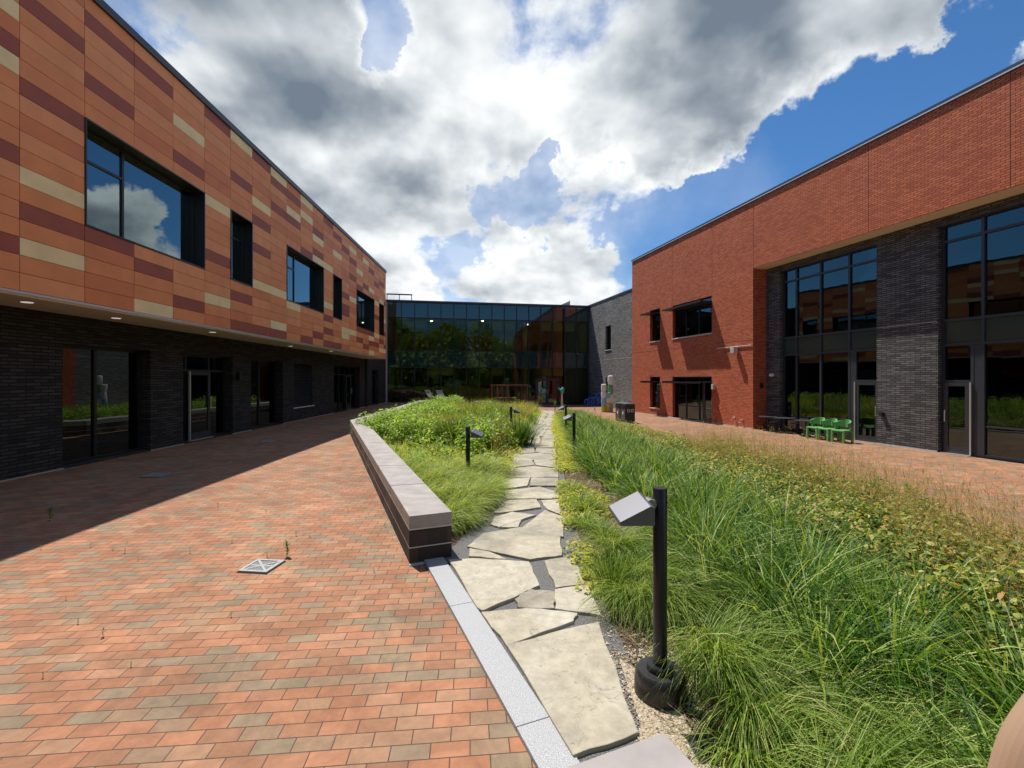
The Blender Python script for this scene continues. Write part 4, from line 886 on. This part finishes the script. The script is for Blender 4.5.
# fallen crumbs of soil / dead leaves
def grate():
    r = empty('drain_grate', (0, 0, 0), cat='drain grate', group='square drain grates in the brick paving')
    f = MB(); a, b = .15, .12
    e_ = MB(); e_.box(-a-.012, a+.012, -a-.012, a+.012, .0005, .0022); e_.build('recess_shade', M_black, r)  # flat black sheet painting the recess shade round the frame
    f.box(-a, a, -a, -b, .002, .02); f.box(-a, a, b, a, .002, .02); f.box(-a, -b, -b, b, .002, .02); f.box(b, a, -b, b, .002, .02)
    fo = f.build('frame', plain('galvanised steel', (.34, .35, .35), .5, .4), r)
    g = MB()
    for i in range(9):
        x = -b+.013+i*.0267; g.box(x-.007, x+.007, -b, b, .004, .014)
    g.box(-b, b, -.012, .012, .003, .016)
    M1 = Matrix.Rotation(math.radians(45), 4, 'Z'); g.box(-.165, .165, -.012, .012, .004, .0185, 0, M1); g.box(-.165, .165, -.012, .012, .0045, .019, 0, Matrix.Rotation(math.radians(-45), 4, 'Z'))
    g.build('bars', fo.data.materials[0], r)
    p = MB(); p.box(-b, b, -b, b, .0015, .003); p.build('sump_shade', M_black, r); return r  # black sheet under the bars stands in for the shaded pit
g0_ = grate(); labs = ['nearest steel drain grate lying in sunlit brick paving', 'steel drain grate in the building shadow in front of the first wide opening', 'drain grate in shade before the glass door on the left', 'farthest small drain grate in the shaded paving']
for i, (px, py) in enumerate(((262, 567), (157, 475.5), (267, 442), (324, 424.5))):
    o = g0_ if i == 0 else copy_tree(g0_); x, y = at(px, py); o.location = (x, y, 0); o.rotation_euler.z = math.radians(5.2+(-12 if i == 0 else 0)); o['label'] = labs[i]
    s_ = 1.0 if i == 0 else 1.25; o.scale = (s_, s_, 1)

def pebbles():
    pts = []
    while len(pts) < 5200:
        x = random.uniform(.45, 1.25); y = random.uniform(1.5, 4.6)
        if random.random() < .72 and y > 3.2: continue
        if x > pr(y)-.03 and x < pr(y)+.42 and NW.x*x+NW.y*y > 1.17: pts.append((x, y))
    for y0_ in range(900):
        y = random.uniform(4.0, 9.5); x = random.choice([random.uniform(pl(y)-.05, pr(y)), pr(y)+random.uniform(-.02, .15)]); pts.append((x, y))
    m = MB()
    for x, y in pts:
        r = random.uniform(.003, .0085)*(1.5 if random.random() < .1 else 1); k = len(m.v); a0 = random.uniform(0, 6); z = gz(x, y)+.022
        for i in range(5): a = a0+i*1.257; q = r*random.uniform(.7, 1.25); m.v.append((x+math.cos(a)*q, y+math.sin(a)*q, z+r*.25))
        m.v.append((x+random.uniform(-.3, .3)*r, y+random.uniform(-.3, .3)*r, z+r*.95))
        for i in range(5): m.f.append((k+i, k+(i+1) % 5, k+5)); m.m.append(0)
    mt_ = leaf_mat('mixed pebbles', [(0, (.10, .09, .08)), (.35, (.28, .22, .15)), (.7, (.46, .37, .24)), (1, (.62, .58, .50))], .0, .8, .3)
    tag(m.build('loose_gravel', mt_), 'loose tan and grey pebbles between the flagstones and the footing of the nearest light', 'gravel', kind='stuff')
pebbles()
# ------------------------------------------------------------------ bollard lights
M_bol = plain('black powder coat', (.012, .012, .016), .35)
M_foot = plain('black wet concrete footing', (.02, .018, .017), .35, var=.4, scale=12, bump=.3)
M_head = plain('satin lamp head', (.07, .07, .09), .45, spec=1.0)
def bollard(px, Y, face, zt, label, footing=False, rot=0.0, r=.041):
    X = (px-CX)/F*Y; z0 = gz(X, Y); root = empty('bollard_light', (X, Y, z0), rot, label=label, cat='bollard light', group='black bollard lights along the path')
    zt -= z0; f0 = .166 if footing else .0
    m = MB(); m.tube([(0, 0, f0), (0, 0, zt-.004), (0, 0, zt)], [r, r, r*.93], 28); m.build('post', M_bol, root, smooth=True)
    if footing:
        m = MB(); m.tube([(0, 0, f0+.0), (0, 0, f0+.035)], [.078, .075], 28); m.build('base_flange', M_bol, root, smooth=True)
        m = MB(); m.tube([(.0, 0, -.05), (0, 0, .10), (0, 0, .15), (0, 0, .166)], [.150, .148, .143, .128], 32); m.build('concrete_footing', M_foot, root, smooth=True)
    else:
        m = MB(); m.tube([(0, 0, 0), (0, 0, .02)], [.075, .075], 20); m.build('base_flange', M_bol, root, smooth=True)
    m = MB(); s = face; za = zt-.09
    # wedge head: thin outer edge, deep at the knuckle, rolled a little towards the path
    w = .10; k = len(m.v); pr_ = [(.075, za-.085), (.075, za+.02), (.10, za+.03), (.285, za-.055), (.285, za-.078)]
    for yy in (-w, w): m.v += [(s*a-.02*(yy/w)*s*0, yy, b+yy*.20) for a, b in pr_]
    n = len(pr_); m.f.append(tuple(k+i for i in range(n))); m.m.append(0); m.f.append(tuple(k+n+i for i in range(n-1, -1, -1))); m.m.append(0)
    for i in range(n): j = (i+1) % n; m.f.append((k+j, k+i, k+n+i, k+n+j)); m.m.append(0)
    h = m.build('lamp_head', M_bol if False else M_head, root, bevel=.004)
    m = MB(); m.box(min(s*.1, s*.25), max(s*.1, s*.25), -w*.3, w*.3, za-.1, za-.094); m.build('lens', plain('frosted lens', (.6, .6, .58), .3), h)
    m = MB(); m.tube([(s*r*.6, 0, za), (s*.095, 0, za)], .022, 12); m.tube([(s*.066, -.035, za), (s*.066, .035, za)], .03, 14); m.build('knuckle', plain('worn steel knuckle', (.25, .25, .25), .4, .6), root)
    return root
bollard(660, 2.75, -1, 1.25, 'nearest black bollard light on a round dark concrete footing with its head to the left', True, math.radians(7))
bollard(468, 8.65, 1, 1.0, 'black bollard light in the left bed near the path with its head to the right', rot=math.radians(-8))
bollard(574, 11.8, -1, 1.03, 'black bollard light rising from the planting right of the path', rot=math.radians(5))
bollard(511, 14.4, 1, 1.03, 'small black bollard light far back in the left bed')
bollard(566, 17.0, -1, .95, 'farthest black bollard light right of the path near the teal sculpture')

# ------------------------------------------------------------------ recycling bins
M_bin = plain('black bin steel', (.02, .02, .022), .45); M_white = plain('white sign paint', (.75, .75, .75), .5)
bl = ['black litter bin of the pair nearest the camera with white round symbols', 'black litter bin behind its twin towards the grey brick wing']
bx, by = at(625.6, 423.0)
def ring(mb, cx, cz, y, r, w=.012, n=20, a0=0, a1=6.283):
    for i in range(n):
        a, b = a0+(a1-a0)*i/n, a0+(a1-a0)*(i+1)/n
        P = [(cx+math.cos(t)*q, y, cz+math.sin(t)*q) for t, q in ((a, r-w), (b, r-w), (b, r+w), (a, r+w))]; mb.quad(*P)
def litter_bin():
    r = empty('litter_bin', cat='litter bin', group='pair of black recycling bins on the plaza')
    m = MB(); m.box(0, .53, 0, .56, .05, .92); m.box(.03, .50, .03, .53, 0, .05); m.build('body', M_bin, r, bevel=.015)
    m = MB(); m.box(-.01, .54, -.01, .57, .925, .99); m.build('lid', plain('grey bin lid', (.12, .12, .13), .4), r, bevel=.02)
    m = MB(); m.box(-.012, -.001, .05, .51, .12, .68); d = m.build('door_panel', plain('grey bin door', (.09, .09, .09), .5), r)
    m = MB(); m.box(-.016, -.002, .13, .43, .73, .86); m.build('opening', M_black, r)
    m = MB(); ring(m, .17, .62, -.004, .07); ring(m, .37, .62, -.004, .07); 0 and m.quad((.14, -.004, .60), (.20, -.004, .60), (.20, -.004, .64), (.14, -.004, .64)); m.build('round_symbol', M_white, r)
    m = MB(); m.quad((-.014, .34, .42), (-.014, .22, .42), (-.014, .22, .56), (-.014, .34, .56)); m.build('label_plate', M_white, r)
    return r
b0 = litter_bin(); rz = math.atan2(.2435, 1)*1.0
for i in range(2):
    o = b0 if i == 0 else copy_tree(b0); o.rotation_euler.z = rz
    o.location = (bx-math.sin(rz)*.58*i, by+math.cos(rz)*.58*i, gz(bx, by)); o['label'] = bl[i]
m = MB(); m.tube([(math.cos(t)*.17, 0, .0+math.sin(t)*.17) for t in np.linspace(0, math.pi, 14)], .014, 8)
o = m.build('wire_hoop', plain('green hoop', (.10, .45, .22), .4)); x, y = at(628, 419); o.location = (x+.15, y+1.9, gz(x, y)+.72); tag(o, 'thin green arched hoop showing above the black bins', 'hoop')

# ------------------------------------------------------------------ green chairs
M_gch = plain('green moulded plastic', (.12, .34, .105), .38, spec=.5)
def green_chair():
    r = empty('green_chair', cat='chair', group='green moulded chairs in front of the glazing')
    m = MB(); m.box(-.24, .24, -.26, .20, .39, .45); m.build('seat', M_gch, r, bevel=.025)
    for sx in (-1, 1):
        for sy in (-.22, .19):
            m = MB(); x = sx*.205; m.box(x-.04, x+.04, sy-.035, sy+.035, 0, .395); m.build('leg', M_gch, r, bevel=.015)
    m = MB(); n = 12                                       # curved back band wrapping the seat, open below
    for i in range(n):
        a, b = math.pi*(-.12+1.24*i/n), math.pi*(-.12+1.24*(i+1)/n)
        for z0, z1 in ((.56, .80),):
            P = [(math.cos(t)*q*1.0, .0+math.sin(t)*q*.95) for t, q in ((a, .21), (b, .21), (b, .26), (a, .26))]
            hgt = lambda t: z1-.10*(1-math.sin(max(0, min(math.pi, t))))
            k = len(m.v); m.v += [(x, y, z0-.02*math.sin(max(a, 0))) for x, y in P]+[(P[0][0], P[0][1], hgt(a)), (P[1][0], P[1][1], hgt(b)), (P[2][0], P[2][1], hgt(b)), (P[3][0], P[3][1], hgt(a))]
            for f in ((0,3,2,1),(4,5,6,7),(0,1,5,4),(2,3,7,6))+(((3,0,4,7),) if i == 0 else ())+(((1,2,6,5),) if i == n-1 else ()): m.f.append(tuple(k+j for j in f)); m.m.append(0)
    m.build('backrest', M_gch, r)
    for sx in (-1, 1):
        m = MB(); m.box(sx*.235-.028, sx*.235+.028, .03, .12, .44, .60); m.build('back_post', M_gch, r, bevel=.012)
    return r
g = green_chair(); cl = ['green chair farthest left of the three by the glazing', 'middle green chair of the three by the glazing', 'green chair nearest the glazed door, right end of the three']
for i, px in enumerate((817, 829, 842.5)):
    o = g if i == 0 else copy_tree(g); u = FR.U(px, -.12); p = FR.pt(u, -.12, -.34); o.location = p; o.rotation_euler.z = FR.rz+(.0, -.12, .08)[i]; o['label'] = cl[i]
# black cafe tables
def table():
    r = empty('cafe_table', cat='table', group='black cafe tables against the charcoal brick')
    m = MB(); m.tube([(0, 0, .60), (0, 0, .625)], .36, 28); m.build('tabletop', plain('black table top', (.05, .05, .055), .35), r)
    m = MB(); m.tube([(0, 0, .03), (0, 0, .60)], .03, 12); m.build('pedestal', M_bol, r)
    m = MB()
    for k in range(4): a = k*math.pi/2+.4; m.tube([(0, 0, .05), (math.cos(a)*.27, math.sin(a)*.27, .015)], [.025, .018], 8)
    m.build('base', M_bol, r); return r
t0 = table(); tl = ['black cafe table tucked in the corner of the brick recess', 'middle black cafe table of the row in the recess', 'black cafe table standing beside the green chairs']
for i, (px, y) in enumerate(((768, .15), (784, .25), (806, .1))):
    o = t0 if i == 0 else copy_tree(t0); o.location = FR.pt(FR.U(px, y), y, -.34); o['label'] = tl[i]
for i, (px, y) in enumerate(((774, -.1), (795, .35))):
    if i == 0:
        r = empty('cafe_stool', cat='stool', group='black stools among the cafe tables')
        m = MB(); m.tube([(0, 0, .42), (0, 0, .45)], .17, 20); m.build('seat', M_bol, r)
        for k in range(4): m = MB(); a = k*math.pi/2; m.tube([(math.cos(a)*.12, math.sin(a)*.12, .42), (math.cos(a)*.19, math.sin(a)*.19, 0)], .012, 6); m.build('leg', M_bol, r)
        st0 = r
    else: r = copy_tree(st0)
    r.location = FR.pt(FR.U(px, y), y, -.34); r['label'] = ('low black stool between the first two cafe tables', 'low black stool behind the cafe table nearest the green chairs')[i]

# ------------------------------------------------------------------ far sculptures and furniture
x, y = at(594, 406.5); r = empty('loop_rack', (x, y, gz(x, y)), .2, label='blue tubular loops standing in front of the shaded end of the grey wing', cat='loop sculpture')
mbl = plain('blue painted tube', (.04, .16, .75), .35)
for cx, cz, rr in ((-.62, .38, .22), (-.30, .42, .30), (.12, .40, .34), (.42, .80, .28), (.62, .42, .30)):
    m = MB(); m.tube([(cx+math.cos(t)*rr, .05*math.sin(3*cx), max(cz+math.sin(t)*rr, .02)) for t in np.linspace(0, 6.283, 25)], .035, 8, cap=False); m.build('loop', mbl, r)
x, y = at(607.5, 412); r = empty('painted_totem', (x, y, gz(x, y)-.05), .25, label='tall colourful painted totem of white, green, yellow and pale blue rounded forms', cat='sculpture'); r.scale = (1.25, 1.25, 1.2)
cols = [plain('totem '+n, c, .5) for n, c in (('white', (.7, .75, .72)), ('green', (.14, .36, .16)), ('yellow', (.62, .50, .06)), ('pale blue', (.22, .48, .62)))]
for cx, cy, h, rr, seq in ((-.22, .0, 1.35, .13, (2, 3, 0, 0)), (0.0, -.08, .95, .11, (2, 2, 0, 3)), (.20, .05, 1.75, .14, (3, 0, 1, 0))):
    for k in range(4):
        m = MB(); a, b = h*1.2*k/4, h*1.2*(k+1)/4; m.tube([(cx, cy, a+.004), (cx, cy, a+.06*h/4), (cx, cy, (a+b)/2), (cx, cy, b-.06*h/4), (cx, cy, b)], [rr*.85, rr, rr*1.12, rr, rr*.7], 16); m.build('rounded_block', cols[seq[k]], r, smooth=True)
x, y = at(562, 409); r = empty('teal_sculpture', (x, y, gz(x, y)), 0, label='teal figure sculpture on a pale post beside the end of the path', cat='sculpture')
m = MB(); m.tube([(0, 0, 0), (0, 0, 1.15)], [.07, .055], 12); m.build('post', M_conc, r)
m = MB(); m.tube([(0, 0, 1.15), (.02, 0, 1.25), (.0, 0, 1.42), (.06, 0, 1.55), (.03, 0, 1.64)], [.05, .14, .17, .11, .03], 12); m.tube([(-.04, 0, 1.4), (-.22, 0, 1.5), (-.30, 0, 1.66)], [.07, .06, .02], 8); m.build('figure', plain('teal glazed form', (.06, .33, .30), .3), r, smooth=True)
# timber frame in front of the glass building
x0, y0 = at(497, 406); x1, y1 = at(535, 406.5); wdt = x1-x0
r = empty('timber_frame', (x0, y0, 0), math.atan2(y1-y0, x1-x0), label='low rust brown timber frame standing behind the planting before the glass doors', cat='timber frame')
mt = plain('rust brown timber', (.15, .065, .035), .7, var=.2, scale=8)
for a in (0.03, wdt*.33, wdt-.1):
    for b in (0, .8): m = MB(); m.box(a, a+.08, b, b+.08, -.2, 1.38); m.build('post', mt, r)
m = MB(); m.box(-.05, wdt+.05, -.02, .04, 1.382, 1.48); m.box(-.05, wdt+.05, .84, .9, 1.382, 1.48); m.box(0, wdt, .2, .6, .42, .47); m.build('beam', mt, r)
# two slatted loungers
M_slat = plain('grey slats', (.20, .20, .20), .5)
def lounger():
    r = empty('slatted_lounger', cat='lounger', group='slatted loungers by the far planting')
    prof = [(0, .35), (.3, .38), (.6, .33), (.9, .38), (1.15, .62), (1.35, .95)]
    m = MB()
    for i in range(len(prof)-1):
        for k in range(3):
            q = k/3; px_ = prof[i][0]+(prof[i+1][0]-prof[i][0])*q; pz = prof[i][1]+(prof[i+1][1]-prof[i][1])*q; ang = math.atan2(prof[i+1][1]-prof[i][1], prof[i+1][0]-prof[i][0])
            m.box(-.0, .07, -.3, .3, 0, .018, 0, Matrix.Translation((px_, 0, pz)) @ Matrix.Rotation(-ang, 4, 'Y'))
    m.build('slats', M_slat, r)
    for s in (-1, 1): m = MB(); m.tube([(a, s*.31, b-.02) for a, b in prof], .02, 6); m.build('side_rail', M_bol, r)
    for a in (.1, 1.0):
        for s in (-1, 1): m = MB(); m.tube([(a, s*.29, .0), (a, s*.29, .34)], .018, 6); m.build('leg', M_bol, r)
    return r
l0 = lounger()
for i, (px, py, rot) in enumerate(((440, 404, 2.6), (450, 405, 2.4))):
    o = l0 if i == 0 else copy_tree(l0); x, y = at(px, py+1); o.location = (x, y, gz(x, y)+.22); o.rotation_euler.z = rot; o['label'] = ('slatted curved lounger on the left in front of the glass building', 'slatted curved lounger on the right of the two in front of the glass')[i]
    o.scale = (.95, .95, .95)
m = MB(); m.prism(rough_poly([(-.35, -.2), (.35, -.22), (.4, .2), (-.3, .24)], .03), .0, .42); o = m.build('stone_block', M_cap, bevel=.03); x, y = at(480, 408); o.location = (x, y, 0); tag(o, 'pale stone block seat among the far left planting', 'stone block')

# ------------------------------------------------------------------ treeline and brick hall behind the viewer, seen in the glass
def treeline():
    T = 120; n = 60000; cx = RNG.uniform(-55, 55, T); cy = RNG.uniform(-42, -28, T); ch = RNG.uniform(2, 13, T); k = RNG.integers(0, T, n)
    d = RNG.normal(0, 1, (n, 3)); d /= np.linalg.norm(d, axis=1)[:, None]; rad = 3.6*RNG.uniform(.55, 1, n)[:, None]
    P0 = np.stack([cx[k], cy[k], ch[k]], 1)+d*rad*np.array([1, 1, 1.15]); P0[:, 2] = np.maximum(P0[:, 2], .3)
    a = RNG.uniform(0, 6.28, n); t = np.array([0, .35, .7, 1.]); L = RNG.uniform(.5, 1.1, n)
    dd = np.stack([np.cos(a), np.sin(a), RNG.normal(0, .5, n)], 1); P = P0[:, None]+dd[:, None]*(t[None]*L[:, None])[..., None]
    s = np.stack([-np.sin(a), np.cos(a), RNG.normal(0, .6, n)], 1); Wd = s[:, None]*(np.array([.1, 1, .8, .05])[None]*L[:, None]*.35)[..., None]
    ribbon_mesh('treeline', P, Wd, M_leaf, label='row of leafy trees behind the viewer, mirrored in the glass walls', cat='trees', kind='stuff')
treeline()

# ------------------------------------------------------------------ fingertip at the lower right corner
def hand():
    d = .13; wx = lambda px: (px-CX)/F*d; wz = lambda py: H-(py-HY)/F*d
    V = [(wx(1075), d+.004, wz(1010), .020), (wx(1100), d+.006, wz(1180), .024), (wx(1160), d+.0, wz(1500), .024)]
    verts = [Vector(v[:3]) for v in V]; rad = [v[3] for v in V]; edges = [(0, 1), (1, 2)]
    def chain(root, pts, rs):
        k = root
        for p, r_ in zip(pts, rs): verts.append(Vector(p)); rad.append(r_); edges.append((k, len(verts)-1)); k = len(verts)-1
    b = verts[0]
    fx = lambda px, py, dd, r_: ((px-CX)/F*(d+dd), d+dd, H-(py-HY)/F*(d+dd))
    chain(0, [fx(1035, 930, 0, 0), fx(1030, 840, 0, 0), fx(1046, 755, 0, 0), fx(1076, 690, 0, 0)], [.0125, .0115, .0105, .0075])
    for j, dx in enumerate((75, 150, 225)):
        chain(0, [fx(1062+dx, 940, .004*j, 0), fx(1075+dx, 850+25*j, .004*j, 0), fx(1095+dx, 815+30*j, -.02, 0), fx(1100+dx, 850+30*j, -.03, 0)], [.011, .0095, .009, .007])
    chain(1, [fx(1010, 1100, -.02, 0), fx(990, 1000, -.035, 0), fx(1000, 930, -.04, 0)], [.013, .011, .008])
    me = bpy.data.meshes.new('person'); me.from_pydata([tuple(v) for v in verts], edges, []); me.materials.append(plain('skin', (.36, .235, .155), .5))
    o = bpy.data.objects.new('person', me); C.objects.link(o); m = o.modifiers.new('skin', 'SKIN'); me.skin_vertices or None
    for i, sv in enumerate(me.skin_vertices[0].data): sv.radius = (rad[i], rad[i]); sv.use_root = (i == 0)
    s = o.modifiers.new('sub', 'SUBSURF'); s.levels = 2; s.render_levels = 3
    tag(o, 'fingertip of the photographer cutting into the lower right corner', 'hand')
    return o
def hand_safe():
    return hand()
hand_safe()
for me in bpy.data.meshes: me.name = me.name
